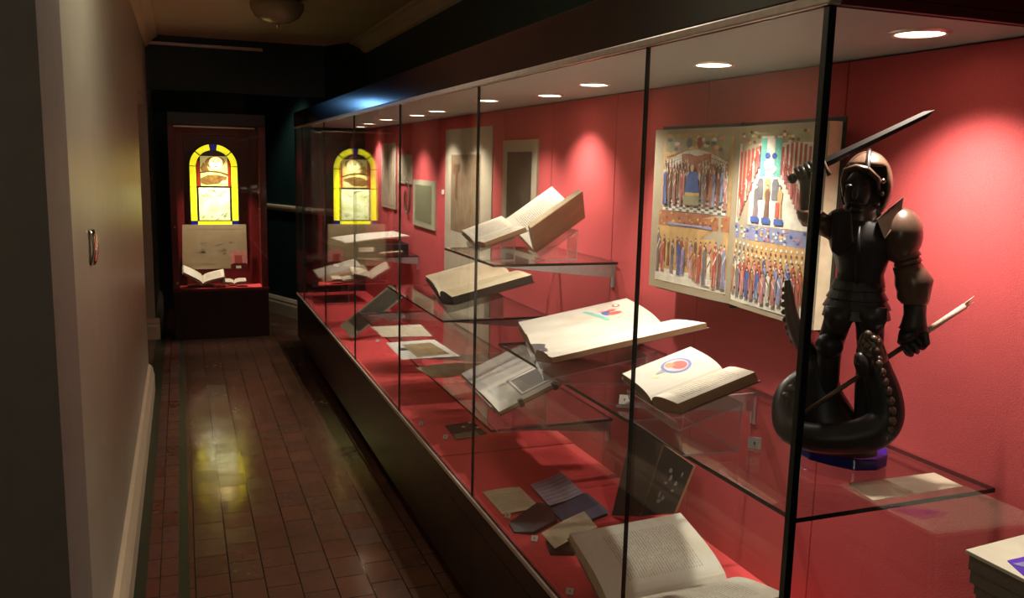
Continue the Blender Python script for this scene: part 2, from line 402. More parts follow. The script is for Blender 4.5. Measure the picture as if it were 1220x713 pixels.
# ceiling lamp: unlit glass bowl
t = thing('ceiling_lamp', 'unlit frosted glass bowl lamp under the corridor ceiling', 'lamp', (.62, 5.98, ZC))
MB().lathe([(.0, 0), (.12, 0), (.125, -.02), (.1, -.035), (0, -.035)], (.62, 5.98, ZC)).build('mounting_plate', RAIL, t, smooth=True)
MB().lathe([(.165, -.03), (.172, -.035), (.168, -.07), (.14, -.115), (.09, -.145), (.03, -.158), (0, -.16)], (.62, 5.98, ZC)).build('glass_bowl', plain('frosted_bowl', (150, 138, 104), .22, 0, .1, 8, .05), t, smooth=True)
MB().lathe([(0, -.158), (.012, -.16), (.014, -.175), (0, -.185)], (.62, 5.98, ZC), 16).build('finial', CHROME, t, smooth=True)
# unseen lamp recess, added so a blue gleam shows on the case's fascia
t = thing('added_gleam_lamp', 'unseen lamp recess added high in the far left wall for a blue gleam', 'light', (XW-.06, 9.65, 2.08))
MB().box(XW-.08, XW-.045, 9.5, 9.8, 2.08, 2.36).build('housing', BLACK, t)
MB().box(XW-.045, XW-.04, 9.52, 9.78, 2.09, 2.35).build('diffuser', STEEL, t)

# ------------------------------------------------------------------ long display case
X1, X2, YN, YF, ZB, ZG, ZT = .90, 1.49, 1.066, 7.5, .455, 1.845, 1.972
case = thing('display_case', 'long red-lined glass display case along the right of the corridor', 'display case', (1.2, 4.3, 0))
JO = [YN, 1.606, 2.69, 3.765, 4.845, 5.93, 7.05, YF]
MB().box(X1+.08, X2, YN+.05, YF-.03, 0, .08).build('toe_kick', BLACK, case)
for i in range(7): MB().box(X1+.002, X1+.03, JO[i]+.0015, JO[i+1]-.0015, .075, .362).build('plinth_panel', PLINTH, case)
MB().box(X1, X1+.03, YN, YF, .367, ZB-.012).build('plinth_rail', PLINTH, case)
MB().box(X1+.03, X2, YN, YN+.02, .075, ZB-.012).build('plinth_end', PLINTH, case)
MB().box(X1+.03, X2, YF-.02, YF, .075, ZB-.012).build('plinth_end', PLINTH, case)
MB().box(X1-.006, X1+.010, YN-.004, YF, ZB-.012, ZB+.004).build('bottom_rail', RAIL, case, bevel=.002)
MB().box(X1+.010, X2, YN-.004, YN+.01, ZB-.012, ZB+.004).build('bottom_rail', RAIL, case, bevel=.002)
MB().box(X1+.03, X2, YN+.02, YF-.02, .36, ZB-.012).build('bed_carcass', PLINTH, case)
for (a, b, h) in ((YN+.012, 3.12, 0), (3.123, 5.2, .004), (5.203, YF-.006, 0)):
    MB().box(X1+.012, X2-.001, a, b, ZB-.012, ZB+h).build('fabric_bed', REDBED, case, bevel=.003)
ys = [YN+.03]+[1.685+.585*k for k in range(10)]+[YF-.01]
for a, b in zip(ys, ys[1:]): MB().box(X2, X2+.012, a+.0018, b-.0018, ZB-.012, ZG+.012).build('back_panel', RED, case, bevel=.002)
MB().box(X2+.013, X2+.03, YN+.03, YF, .075, ZT).build('backing_board', COV_RED, case)
MB().box(X1+.012, X2+.012, YN+.012, YF-.012, ZG+.015, ZG+.03).build('top_panel', CASECEIL, case)
MB().box(X1-.004, X1+.02, YN-.004, YF, ZG+.014, ZT).build('fascia', DARKWOOD, case, bevel=.002)
MB().box(X1+.02, X2+.012, YN-.004, YN+.02, ZG+.014, ZT).build('fascia', COV_RED, case, bevel=.002)
MB().box(X1+.02, X2+.012, YF-.02, YF, ZG+.014, ZT).build('fascia', DARKWOOD, case, bevel=.002)
MB().box(X1+.02, X2+.012, YN+.02, YF-.02, ZT-.012, ZT).build('roof_panel', DARKWOOD, case)
MB().box(X1-.008, X1+.014, YN-.008, YF, ZG-.004, ZG+.013).build('top_rail', RAIL, case, bevel=.003)
MB().box(X1+.014, X2+.012, YN-.008, YN+.014, ZG-.004, ZG+.013).build('top_rail', COV_RED, case, bevel=.003)
def pane(x0, x1, y0, y1, z0, z1, along):
    m = MB(); m.box(x0, x1, y0, y1, z0, z1)
    # faces: 0 bottom 1 top 2 y- 3 y+ 4 x- 5 x+
    for k in range(6):
        big = k in ((4, 5) if along == 'y' else (2, 3)); m.m[k] = 0 if big else 1
    return m
for i in range(7): pane(X1, X1+.008, JO[i]+(.009 if i == 0 else .002), JO[i+1]-.002, ZB+.004, ZG-.004, 'y').build('glass_pane', [GLASS, EDGE], case)
for i in range(1, 7): MB().box(X1-.0005, X1+.0085, JO[i]-.0019, JO[i]+.0019, ZB+.004, ZG-.004).build('pane_joint', EDGE if i < 2 else JOINT, case)
pane(X1+.009, X2, YN, YN+.008, ZB+.004, ZG-.004, 'x').build('glass_end_pane', [GLASS, EDGE], case)
pane(X1+.009, X2, YF-.008, YF, ZB+.004, ZG-.004, 'x').build('glass_end_pane', [GLASS, EDGE], case)
MB().box(X1-.001, X1+.012, YN-.001, YN+.014, ZB+.004, ZG-.004).build('corner_joint', EDGE, case, bevel=.002)
LY = [(1.30, 1.29), (1.265, 1.913), (1.258, 2.581), (1.317, 3.078), (1.21, 3.49), (1.25, 4.40), (1.27, 4.88), (1.24, 5.55), (1.274, 6.27), (1.34, 6.92)]
LENS = emit('lamp_lens', (255, 232, 196), 14)
for (x, y) in LY:
    rg = MB(); rg.lathe([(.044, .0155), (.044, .010), (.052, .010), (.056, .0148)], (x, y, ZG), 28); rg_o = rg.build('downlight_ring', RAIL, case, smooth=True)
    dl = MB(); dl.lathe([(.0435, .0115), (.03, .0108), (0.0, .0102)], (x, y, ZG), 24); dl.build('downlight_lens', LENS, rg_o)
    ld = bpy.data.lights.new('case_spot', 'SPOT'); ld.energy = 52 if y < 1.5 else (52 if abs(y-2.581) < .01 else 40 if 2.4 < y < 4 else 58); ld.spot_size = R(86 if abs(y-1.913) < .01 else 112); ld.spot_blend = 1.0; ld.color = (1, .925, .83); ld.shadow_soft_size = .018
    lo = bpy.data.objects.new('case_spot', ld); COL.objects.link(lo); lo.location = (x, y, ZG-.004)
    lo.rotation_euler = (V((-.16, -.32, -1)) if abs(y-2.581) < .01 else V((.05, 0, -1))).to_track_quat('-Z', 'Y').to_euler()

# ------------------------------------------------------------------ glass shelves
SH = {}
def shelf(key, y0, y1, ztop, label, arms, x0=1.0):
    t = thing('glass_shelf', label, 'shelf', (1.245, (y0+y1)/2, ztop-.008), group='glass shelves in the long case')
    m = MB().box(x0, X2-.0065, y0, y1, ztop-.009, ztop)
    for k in range(6): m.m[k] = 0 if k in (0, 1) else 1
    m.build('shelf_plate', [SHELFG, EDGE], t)
    for y in arms:
        a = MB().prism([(x0+.05, y-.003, ztop-.0092), (X2, y-.003, ztop-.0092), (X2, y-.003, ztop-.062), (X2-.03, y-.003, ztop-.062), (x0+.05, y-.003, ztop-.016)], (0, .006, 0))
        br = a.build('bracket', GREY, t, bevel=.001)
        MB().box(X2-.004, X2-.0005, y-.012, y+.012, ztop-.1, ztop-.009).build('bracket_plate', GREY, br)
    SH[key] = ztop; return t
shelf('K', 1.172, 2.72, .988, 'long near glass shelf carrying the armoured statue and two open books', (2.5, 1.95))
shelf('B', 2.787, 3.385, 1.252, 'highest glass shelf, holding two books above the white drawing book', (2.83, 3.34))
shelf('C', 3.40, 4.45, .945, 'glass shelf under the old dark-covered manuscript book', (3.44, 4.1))
shelf('D', 2.775, 5.25, .662, 'long low glass shelf carrying loose papers and a printed text book', (2.82, 4.0, 5.2))
shelf('F', 5.63, 6.9, .968, 'far glass shelf holding a wide white sheet on a dark block', (5.68, 6.85))

# ------------------------------------------------------------------ open books
def frame(g, yaw, tilt):
    ps, ta = R(yaw), R(tilt)
    v = V((math.cos(ta)*math.cos(ps), math.cos(ta)*math.sin(ps), math.sin(ta))); r = V((math.sin(ps), -math.cos(ps), 0)); n = r.cross(v)
    return Matrix(((r.x, v.x, n.x, g[0]), (r.y, v.y, n.y, g[1]), (r.z, v.z, n.z, g[2]), (0, 0, 0, 1)))
class Book: pass
def open_book(name, label, cat, M, aL, aR, w, h, T, mats, cover, edge, bulge=.012, oh=.004, group=None, wR=None, ct=.003, nt=14, rag=0.0, cover_label=None):
    """local frame: x to the reader's right, y up the page, z out of the page; origin at the foot of the gutter"""
    b = Book(); b.M = M; b.root = thing(name, label, cat, M=M, group=group); b.T = T
    W = {-1: w, 1: wR or w}; A = {-1: R(aL), 1: R(aR)}; TT = {-1: T[0], 1: T[1]}
    def surf(s_, u, off=0.0):
        d = V((s_*math.cos(A[s_]), 0, math.sin(A[s_]))); nn = V((-s_*math.sin(A[s_]), 0, math.cos(A[s_])))
        return d*W[s_]*u + nn*(bulge*math.sin(math.pi*u**.6) + off), nn, d
    def P(s_, u, v, off=0.0):
        q, nn, d = surf(s_, u, off); return V((q.x, v*h, q.z))
    b.P = P
    for s_ in (-1, 1):
        m = MB(); top = []; bot = []
        for i in range(nt+1):
            u = i/nt; q, nn, d = surf(s_, u); top.append(q); bot.append(d*W[s_]*u - nn*TT[s_])
        nv = 10
        vs = []; uvs = []
        for j in range(nv+1):
            for i in range(nt+1):
                y = h*j/nv
                if rag and j == 0: y += rag*noise.noise(V((i*.9, s_*3.1, 0)))
                vs.append(V((top[i].x, y, top[i].z))); uvs.append((i/nt, j/nv))
        Wd = nt+1; qs = [(j*Wd+i, j*Wd+i+1, (j+1)*Wd+i+1, (j+1)*Wd+i) for j in range(nv) for i in range(nt)]
        if s_ < 0: qs = [q[::-1] for q in qs]
        m.add(vs, qs, 0, uvs)
        for y, fl_ in ((0, 1), (h, 0)):
            for i in range(nt):
                pts_ = [V((top[i].x, y, top[i].z)), V((bot[i].x, y, bot[i].z)), V((bot[i+1].x, y, bot[i+1].z)), V((top[i+1].x, y, top[i+1].z))]
                m.add(pts_, [(0, 1, 2, 3) if (fl_ == 1) == (s_ > 0) else (3, 2, 1, 0)], 1)
        e = [V((top[-1].x, 0, top[-1].z)), V((bot[-1].x, 0, bot[-1].z)), V((bot[-1].x, h, bot[-1].z)), V((top[-1].x, h, top[-1].z))]
        m.add(e, [(0, 1, 2, 3) if s_ > 0 else (3, 2, 1, 0)], 1)
        lo_ = [V((q.x, y, q.z)) for y in (0, h) for q in bot]
        m.add(lo_, [(i, i+1, Wd+i+1, Wd+i) for i in range(nt)], 1)
        o = m.build('page_block', [mats[0 if s_ < 0 else 1], edge], b.root, local=True)
        q0, nn, d = surf(s_, 0)
        a0 = -nn*(TT[s_]+.0004); a1 = d*(W[s_]+oh) - nn*(TT[s_]+.0004)
        MB().prism([V((a0.x, -oh, a0.z)), V((a1.x, -oh, a1.z)), V((a1.x, h+oh, a1.z)), V((a0.x, h+oh, a0.z))], -nn*ct).build('cover_board', cover, b.root, local=True, bevel=.0008)
    # spine wraps under the gutter between the two boards
    nL = V((math.sin(A[-1]), 0, math.cos(A[-1]))); nR = V((-math.sin(A[1]), 0, math.cos(A[1])))
    pL = -nL*(TT[-1]+.001); pR = -nR*(TT[1]+.001); mid = (pL+pR)/2; dn = -(nL+nR).normalized()*.006
    pr = [pL, pL-nL*.002, mid+dn, pR-nR*.002, pR, V((0, 0, -.002))]
    MB().prism([V((q.x, -oh, q.z)) for q in pr], (0, h+2*oh, 0)).build('spine', cover, b.root, local=True)
    return b
def patch(mb, b, side, poly, m=0, off=.0006, sub=4):
    """paint a polygon given in page coordinates (u, v) onto a page as a thin layer following its curve"""
    cu = sum(p[0] for p in poly)/len(poly); cv_ = sum(p[1] for p in poly)/len(poly); n = len(poly)
    vs = [b.P(side, cu, cv_, off)]
    ring = []
    for k in range(n):
        a, c = poly[k], poly[(k+1) % n]
        for q in range(sub): ring.append((a[0]+(c[0]-a[0])*q/sub, a[1]+(c[1]-a[1])*q/sub))
    for rr in (.5, 1.0):
        for (u, v) in ring: vs.append(b.P(side, cu+(u-cu)*rr, cv_+(v-cv_)*rr, off))
    N = len(ring)
    fs = [(0, 1+k, 1+(k+1) % N) for k in range(N)]+[(1+k, 1+N+k, 1+N+(k+1) % N, 1+(k+1) % N) for k in range(N)]
    mb.add(vs, fs, m)
def ell(cu, cv_, ru, rv, n=16, a0=0): return [(cu+ru*math.cos(2*math.pi*k/n+a0), cv_+rv*math.sin(2*math.pi*k/n+a0)) for k in range(n)]
def rect(u0, u1, v0, v1): return [(u0, v0), (u1, v0), (u1, v1), (u0, v1)]
def stand(label, M, T, ws, ln, level, front=None, lip=.02, off=0.0, back=None):
    """bent clear sheet: lip, sloping plate, rear leg and foot on the shelf"""
    r, v, n = [M.col[k].to_3d() for k in range(3)]; g = M.translation
    th = .004
    A = g - n*(T+.0045+off) - v*.008; B = A + v*ln
    t = thing('acrylic_stand', label, 'stand', V((B.x, B.y, level)))
    def sheet(p, q, wd, thick=th):
        m = MB(); d = (q-p).normalized(); nn = r.cross(d).normalized()
        pts_ = [p-r*wd, p+r*wd, q+r*wd, q-r*wd]; m.prism(pts_, -nn*thick, 0, 1); return m
    m = sheet(A, B, ws)
    def join(x):
        b0 = len(m.v); m.v += x.v; m.f += [[b0+k for k in f] for f in x.f]; m.m += x.m; m.uv += x.uv
    Bd = V((B.x, B.y, level+.0005)); Ad = V((A.x, A.y, level+.0005)) 
    m.build('slope_plate', [ACR, ACRE], t)
    if lip: sheet(A, A+n*lip, ws).build('lip', [ACR, ACRE], t)
    sheet(B, Bd+V((0, 0, .0045)), ws).build('rear_leg', [ACR, ACRE], t)
    s_ = V((Ad.x-Bd.x, Ad.y-Bd.y, 0))
    fo = MB(); q0 = Bd; q1 = Bd+s_*.9; rr = V((r.x, r.y, 0)).normalized()
    fo.prism([q0-rr*ws, q0+rr*ws, q1+rr*ws, q1-rr*ws], (0, 0, .004), 0, 1); fo.build('foot_plate', [ACR, ACRE], t)
    return t

# F: facsimile with a round miniature, on the long shelf
M = frame((.977, 1.647, 1.077), -4.7, 18.5)
F = open_book('open_book', 'open cream book with a round coloured miniature, left of the armoured statue', 'book', M, 11, 14, .151, .189, (.012, .02), [P_WHITE, P_TEXT], COV_BROWN, EDGE_BROWN, .012)
mb = MB()
patch(mb, F, -1, ell(.55, .59, .26, .19, 22), 0, .0005); patch(mb, F, -1, ell(.55, .59, .215, .15, 22), 1, .0008); patch(mb, F, -1, ell(.52, .62, .15, .10, 14), 2, .0011); patch(mb, F, -1, ell(.62, .53, .09, .06, 12), 3, .0013)
patch(mb, F, -1, [(.48, .40), (.58, .40), (.55, .32), (.5, .28)], 4, .0008); patch(mb, F, -1, ell(.44, .26, .05, .035, 8), 5, .0008)
mb.build('miniature', [plain('miniature_blue', (84, 92, 140), .7), plain('miniature_rose', (206, 150, 150), .7), plain('miniature_red', (176, 62, 44), .7), plain('miniature_orange', (196, 106, 52), .7), PGREY, PGOLD], F.root, local=True)
stand('clear acrylic stand under the book with the round miniature', M, .023, .13, .16, SH['K'])
# W: large white book with a drawing
M = frame((.985, 2.352, 1.03), -15, 13)
Wb = open_book('open_book', 'large open white book with a small coloured drawing and torn brown lower edge', 'book', M, 1.4, 12, .47, .40, (.02, .012), [P_WHITE, P_WHITE], COV_BROWN, EDGE_BROWN, .016, rag=.006, wR=.47)
mb = MB()
patch(mb, Wb, -1, [(.80, .545), (.80, .585), (.55, .64), (.32, .685), (.32, .64), (.55, .60)], 0); patch(mb, Wb, -1, ell(.56, .70, .09, .035), 1); patch(mb, Wb, -1, ell(.50, .76, .05, .06), 2, .0008)
patch(mb, Wb, -1, ell(.62, .76, .04, .04), 2, .0008); patch(mb, Wb, -1, ell(.66, .69, .03, .03), 6); patch(mb, Wb, -1, ell(.776, .843, .06, .032), 2); patch(mb, Wb, -1, ell(.776, .843, .03, .015), 5, .0009)
for k in range(26):
    u, v = random.choice(((.70, .42), (.36, .84), (.75, .72), (.3, .75), (.45, .42))); u += random.uniform(-.07, .07); v += random.uniform(-.05, .05)
    patch(mb, Wb, -1, [(u, v), (u+.025, v+.004), (u+.03, v+.012), (u, v+.008)], 3 if k % 3 else 6, .0005)
mt_ = MB(); patch(mt_, Wb, 1, [(.02, .0), (.6, .0), (.62, .03), (.4, .05), (.2, .035), (.02, .06)], 4, .0008)
patch(mt_, Wb, -1, [(.0, .0), (.16, .0), (.14, .05), (.10, .10), (.04, .08), (0, .13)], 4, .0008)
mt_.m = [0 for _ in mt_.m]; mt_.build('torn_corner', INK, Wb.root, local=True)
mb.build('drawing', [TEAL, BLUE, PRED, SMOKE, INK, PWHITE, PPINK], Wb.root, local=True)
stand('clear acrylic stand under the large white drawing book', M, .022, .2, .3, SH['K'], lip=.025)
# T1: printed text book on the low shelf
M = frame((1.004, 2.934, .762), -3.8, 24.1)
T1 = open_book('open_book', 'open book with a framed block of print and two black clips, on low shelf', 'book', M, 0, 0, .273, .275, (.012, .012), [page('paper_blank_grey', (214, 208, 200), 0), page('paper_print_block', (226, 220, 206), 26, ink=(50, 44, 40), box=(.14, .42, .12, .62), strength=0.0)], COV_OLIVE, EDGE_CREAM, .008)
mb = MB()
patch(mb, T1, 1, rect(.20, .88, .36, .88), 0, .0005); patch(mb, T1, 1, rect(.24, .84, .385, .855), 1, .0008)
patch(mb, T1, 1, rect(.28, .80, .405, .835), 3, .0010)
for k in range(15): patch(mb, T1, 1, rect(.30+.03*k, .312+.03*k, .42, .82-(.12 if k % 5 == 4 else .02*(k % 3))), 0, .0012, 2)
for k in range(12): patch(mb, T1, 1, rect(.22+.042*k, .238+.042*k, .08, .32-(.05 if k % 4 == 3 else .01*(k % 2))), 3, .0006, 2)
patch(mb, T1, 1, ell(.46, .90, .025, .02, 8), 2); patch(mb, T1, 1, ell(.53, .905, .025, .02, 8), 2)
mb.build('printed_frame', [PGREY, PWHITE, PORANGE, plain('paint_mid_grey', (150, 144, 136), .7)], T1.root, local=True)
for v in (.3, .78):
    m = MB(); q = T1.P(1, 1.0, v); m.box(q.x-.01, q.x+.006, q.y-.008, q.y+.008, -.022, .006); m.build('page_clip', BLACK, T1.root, local=True, bevel=.001)
stand('clear acrylic stand under the book with the print block', M, .016, .2, .22, SH['D'])
# Cb: old manuscript with dark cover on shelf C
M = frame((1.049, 3.611, 1.012), -7.5, 15)
Cb = open_book('open_book', 'old open manuscript with curling script page and black cover', 'book', M, 5.3, 9, .42, .333, (.016, .03), [P_OLD, P_OLD], COV_BLACK, EDGE_DARK, .026)
stand('clear acrylic stand under the old script manuscript', M, .032, .2, .25, SH['C'])
# B1, B2 on the highest shelf
M = frame((.985, 2.955, 1.312), .7, 19)
B1 = open_book('open_book', 'small open white book lying at the left end of the highest shelf', 'book', M, 20, 6, .114, .165, (.014, .014), [P_TEXT, P_TEXT], COV_BROWN, EDGE_BROWN, .006)
stand('low clear acrylic stand under the small white book on top shelf', M, .016, .07, .14, SH['B'])
M = frame((1.205, 2.93, 1.288), -3.5, 34.6)
B2 = open_book('open_book', 'thick open book standing in a V with tan leather cover towards the viewer', 'book', M, 40.9, 41.3, .185, .225, (.01, .016), [P_TEXT, P_TEXT], COV_TAN, EDGE_CREAM, .004, ct=.004)
stand('clear acrylic cradle under the tan leather book', M, .022, .05, .18, SH['B'])
# L: big printed book on the bed in the foreground
M = frame((.956, 1.766, .515), -1.3, 3.1)
L = open_book('open_book', 'large open printed book lying on the red bed in the right foreground', 'book', M, 21.2, 20, .258, .343, (.02, .012), [P_BIG, P_BIG], COV_BROWN, EDGE_CREAM, .02)
stand('low clear acrylic rest under the large printed book', M, .03, .1, .26, ZB, lip=.012)
# G: far open book near the case's end
M = frame((1.014, 7.02, .64), 1.2, 14.1)
G = open_book('open_book', 'open cream book with dark cover at the far left end of the case', 'book', M, 12, 6, .22, .36, (.02, .03), [P_WHITE, P_OLD], COV_BLACK, EDGE_CREAM, .015)
stand('clear acrylic stand under the far open cream book', M, .04, .15, .22, ZB)
# E: wide white sheet on dark block
eb = thing('display_block', 'dark block under the wide white sheet on far shelf', 'block', (1.22, 5.9, SH['F']))
bq = [at_z(462, 303, SH['F']), at_z(477, 303, SH['F'])]
MB().prism([(1.08, 5.78, SH['F']+.0005), (1.44, 5.74, SH['F']+.0005), (1.44, 6.12, SH['F']+.0005), (1.08, 6.16, SH['F']+.0005)], (0, 0, .07)).build('body', COV_BLACK, eb, bevel=.003)
MB().box(1.1, 1.2, 5.745, 5.752, SH['F']+.02, SH['F']+.05).build('caption', IVORY, eb)
s1 = MB().slab([(1.0, 5.70, SH['F']+.0705+.01), (1.46, 5.80, SH['F']+.115), (1.44, 6.2, SH['F']+.115), (.965, 6.1, SH['F']+.0705+.01)], .006, 0, 1, 6, 6, lambda u, v: .006*math.sin(u*3.1))
solo('paper_sheet', s1, [P_WHITE, EDGE_CREAM], 'wide white sheet lying over a dark block on far shelf', 'sheet')
M = frame((1.12, 5.66, SH['F']+.035), 20, 12)
open_book('closed_pamphlet', 'thin dark red open pamphlet before the dark block on far shelf', 'pamphlet', frame((1.22, 5.66, SH['F']+.02), 5, 3), 4, 4, .02, .16, (.006, .006), [P_OLD, P_OLD], COV_RED, EDGE_BROWN, .002)

# ------------------------------------------------------------------ loose papers on the low shelf and the bed
def sheet(name, px, z, th, mats, label, cat, group=None, warp=None, n=6, lift=(0, 0, 0, 0)):
    p = [at_z(x, y, z+.0006+l) for (x, y), l in zip(px, lift)]
    return solo(name, MB().slab(p, th, 0, 1, n, n, warp), mats, label, cat, group)
zD = SH['D']
sheet('paper_sheet', [(455, 402), (515, 401), (501, 387), (441, 390)], zD, .0012, [P_PALE, P_PALE], 'cream sheet on the low glass shelf, farthest of its loose papers', 'sheet', 'loose papers on the low shelf', lambda u, v: .006*(1-u)*math.sin(v*3))
mt = thing('mounted_document', 'brown script document on a bright white mount, on the low shelf', 'document', at_z(503, 416, zD), group='loose papers on the low shelf')
q = [at_z(x, y, zD+.0006) for x, y in ((479, 429), (548, 425), (517, 405), (460, 409))]
MB().slab(q, .0016, 0, 0).build('mount', WHITE, mt)
q = [at_z(x, y, zD+.0025) for x, y in ((497, 426), (536, 422), (513, 408.5), (479, 411))]
MB().slab(q, .0008, 0, 0).build('document_sheet', [P_DEED], mt)
q = [at_z(x, y, zD+.0025) for x, y in ((478, 418), (486, 417.5), (482, 415), (474, 415.5))]
MB().slab(q, .002, 0, 0).build('seal_tag', COV_BLACK, mt)
pg = [at_z(x, y, zD+.0008) for x, y in ((495, 439), (514, 450), (530, 450), (552, 447), (570, 440), (573, 434), (545, 433), (516, 435))]
solo('parchment_piece', MB().prism(pg, (0, 0, .002)), P_PARCH, 'irregular grey-brown parchment piece on the low shelf beside the text book', 'parchment', 'loose papers on the low shelf')
# tall landscape photograph leaning over the bed beyond the low shelf
ph = thing('mounted_photograph', 'long dark landscape photograph leaning diagonally beyond the low glass shelf', 'photograph', at_z(420, 404, ZB+.03))
a_ = at_z(420, 404.5, ZB+.012); Ya = a_.y
b_ = at_y(484, 352, Ya+.06); c_ = at_y(465.5, 340, Ya+.16); d_ = at_y(405, 389, Ya+.10)
MB().slab([a_, b_, c_, d_], .006, 0, 1).build('mount', [page('photo_mount', (132, 124, 98), 0), COV_GREY], ph)
def lerp4(u, v): return a_*(1-u)*(1-v)+b_*u*(1-v)+c_*u*v+d_*(1-u)*v
nn_ = (b_-a_).cross(d_-a_).normalized()
MB().slab([lerp4(u, v)+nn_*.0062 for u, v in ((.14, .08), (.97, .08), (.97, .92), (.14, .92))], .0006, 0, 0).build('picture', page('photo_landscape', (70, 64, 48), 9, ink=(30, 27, 22), box=(.02, .7, .1, .95), strength=.7, stain=.5), ph)
MB().prism([lerp4(.45, .5)-nn_*.001, lerp4(.8, .5)-nn_*.001, V((lerp4(.8, .5).x, lerp4(.8, .5).y+.1, ZB+.005)), V((lerp4(.45, .5).x, lerp4(.45, .5).y+.1, ZB+.005))], (0, .003, 0), 0, 1).build('acrylic_prop', [ACR, ACRE], ph)
# bed: letters by the glass
sheet('letter', [(599, 614), (645, 607), (619, 581), (575, 587)], ZB+.004, .0014, [P_LETTER, EDGE_CREAM], 'cream handwritten letter lying near the glass on the red bed', 'letter', 'letters on the red bed', lambda u, v: .004*math.sin(u*3.1))
lt = sheet('letter', [(654, 603), (695, 588), (669, 563), (632, 578)], ZB+.018, .0014, [P_BLUE, P_BLUE], 'folded lilac letter above the blue envelope on the red bed', 'letter', 'letters on the red bed', lambda u, v: .01*abs(u-.5)-.005)
def wedge(name, label, px, z0, z1s, mat):
    """low display wedge: footprint from pixels, each corner its own top height"""
    p = [at_z(x, y, z0+.0004) for x, y in px]; t_ = [V((q.x, q.y, z0+h)) for q, h in zip(p, z1s)]; n = len(p)
    m = MB(); m.add(p+t_, [list(range(n))[::-1], list(range(n, 2*n))]+[(i, (i+1) % n, n+(i+1) % n, n+i) for i in range(n)], 0)
    return solo(name, m, mat, label, 'stand', 'small black wedges on the bed', bevel=.001)
wedge('display_wedge', 'black wedge under the folded lilac letter', [(655, 606), (696, 591), (672, 570), (637, 584)], ZB, (.008, .008, .009, .009), COV_BLACK)
wedge('display_wedge', 'bare black wedge between the cream letter and the folded note', [(612, 636), (636, 638), (664, 624), (654, 610), (640, 607), (606, 627)], ZB+.0, (.006, .012, .016, .026, .026, .012), COV_BLACK)
wedge('display_wedge', 'black wedge under the folded cream note', [(655, 662), (684, 663), (700, 642), (684, 634), (650, 650)], ZB, (.014, .014, .016, .018, .014), COV_BLACK)
en = thing('envelope', 'slate blue envelope between the lilac letter and the folded note', 'envelope', at_z(690, 610, ZB), group='letters on the red bed')
ep = [at_z(x, y, ZB+.012) for x, y in ((677, 629), (726, 611), (699, 588), (656, 608))]
MB().slab(ep, .003, 0, 0).build('body', P_ENV, en)
fp = [at_z(x, y, ZB+.0153) for x, y in ((704, 619), (726, 611), (715, 601), (692, 611))]
MB().slab(fp, .0008, 0, 0).build('flap', P_ENV2, en)
wedge('display_wedge', 'black wedge under the slate blue envelope', [(680, 632), (724, 615), (702, 596), (664, 612)], ZB, (.008, .008, .009, .009), COV_BLACK)
sheet('note_sheet', [(661, 654.5), (712, 630), (696, 611), (645, 636)], ZB+.022, .001, [P_NOTE, P_NOTE], 'folded cream note propped on a black wedge beside the big printed book', 'letter', 'letters on the red bed', lambda u, v: .006*math.sin(u*2.6))
# dark photographs and medals on the bed under the low shelf
mp_ = thing('photograph_group_mount', 'small dark photograph with pale caption on the bed under the low shelf', 'photograph', at_z(560, 515, ZB))
q = [at_z(x, y, ZB+.005) for x, y in ((543, 524), (580, 517), (563, 503), (530, 508))]
MB().slab(q, .003, 0, 0).build('mount', page('photo_dark', (44, 38, 34), 8, ink=(120, 110, 96), box=(.1, .9, .1, .9), strength=.6), mp_)
q = [at_z(x, y, ZB+.009) for x, y in ((543, 524), (572, 519), (566, 514), (540, 518))]
MB().slab(q, .0008, 0, 0).build('caption_strip', page('caption_grey', (150, 138, 118), 0), mp_)
for k, (x, y) in enumerate(((552, 510), (560, 505), (569, 511))):
    c_ = at_z(x, y, ZB+.009); MB().lathe([(0, .008), (.008, .007), (.011, 0), (0, 0)], c_, 14).build('medal_disc', CHROME, mp_, smooth=True)
# leaning dark portfolio behind the big printed book
pf = thing('photo_album', 'open dark album with faint pale marks leaning against the back wall', 'album', at_z(760, 620, ZB))
Yp = 2.18
def onpl(x, y, Xb=1.30, lean=.35):
    # plane through (Xb, z=ZB) leaning back towards the wall
    d = ray(x, y); t_ = (Xb + lean*(1.6-ZB))/(d.x - lean*d.z); return EYE + d*t_
c00, c10, c11, c01 = onpl(731, 618), onpl(806, 612), onpl(829, 556), onpl(757, 506)
c00.z = max(c00.z, ZB+.003)
gA, gB = onpl(766, 616), onpl(793, 531)
MB().slab([c00, gA, gB, c01], .008, 0, 1).build('page_block', [plain('album_page', (50, 42, 38), .3, 0, .3, 12, .05), COV_BLACK], pf)
MB().slab([gA, c10, c11, gB], .008, 0, 1).build('page_block', [plain('album_page_marked', (36, 30, 28), .3, 0, .3, 12, .05), EDGE_BROWN], pf)
na = (gA-c00).cross(c01-c00).normalized()
sp_ = MB(); sp_.prism([gA+na*.0085-(gA-c00).normalized()*.004, gA+na*.0085+(gA-c00).normalized()*.004, gB+na*.0085+(gA-c00).normalized()*.004, gB+na*.0085-(gA-c00).normalized()*.004], na*.002); sp_.build('gutter_strip', COV_BROWN, pf)
mk = MB(); nb = (c10-gA).cross(gB-gA).normalized()
def albp(u, v): return gA*(1-u)*(1-v)+c10*u*(1-v)+c11*u*v+gB*(1-u)*v + nb*.0083
for (u, v, a, b2) in ((.45, .72, .07, .05), (.52, .62, .05, .07), (.42, .52, .06, .03), (.72, .55, .05, .06), (.80, .75, .04, .07), (.40, .22, .09, .04), (.36, .32, .03, .08), (.5, .27, .05, .05), (.70, .42, .06, .03)):
    mk.add([albp(u+a*math.cos(k*.9+.3)*(.6+.4*random.random()), v+b2*math.sin(k*.9+.3)*(.6+.4*random.random())) for k in range(7)], [list(range(7))], 0)
mk.build('pale_marks', plain('album_marks', (120, 110, 104), .5), pf)
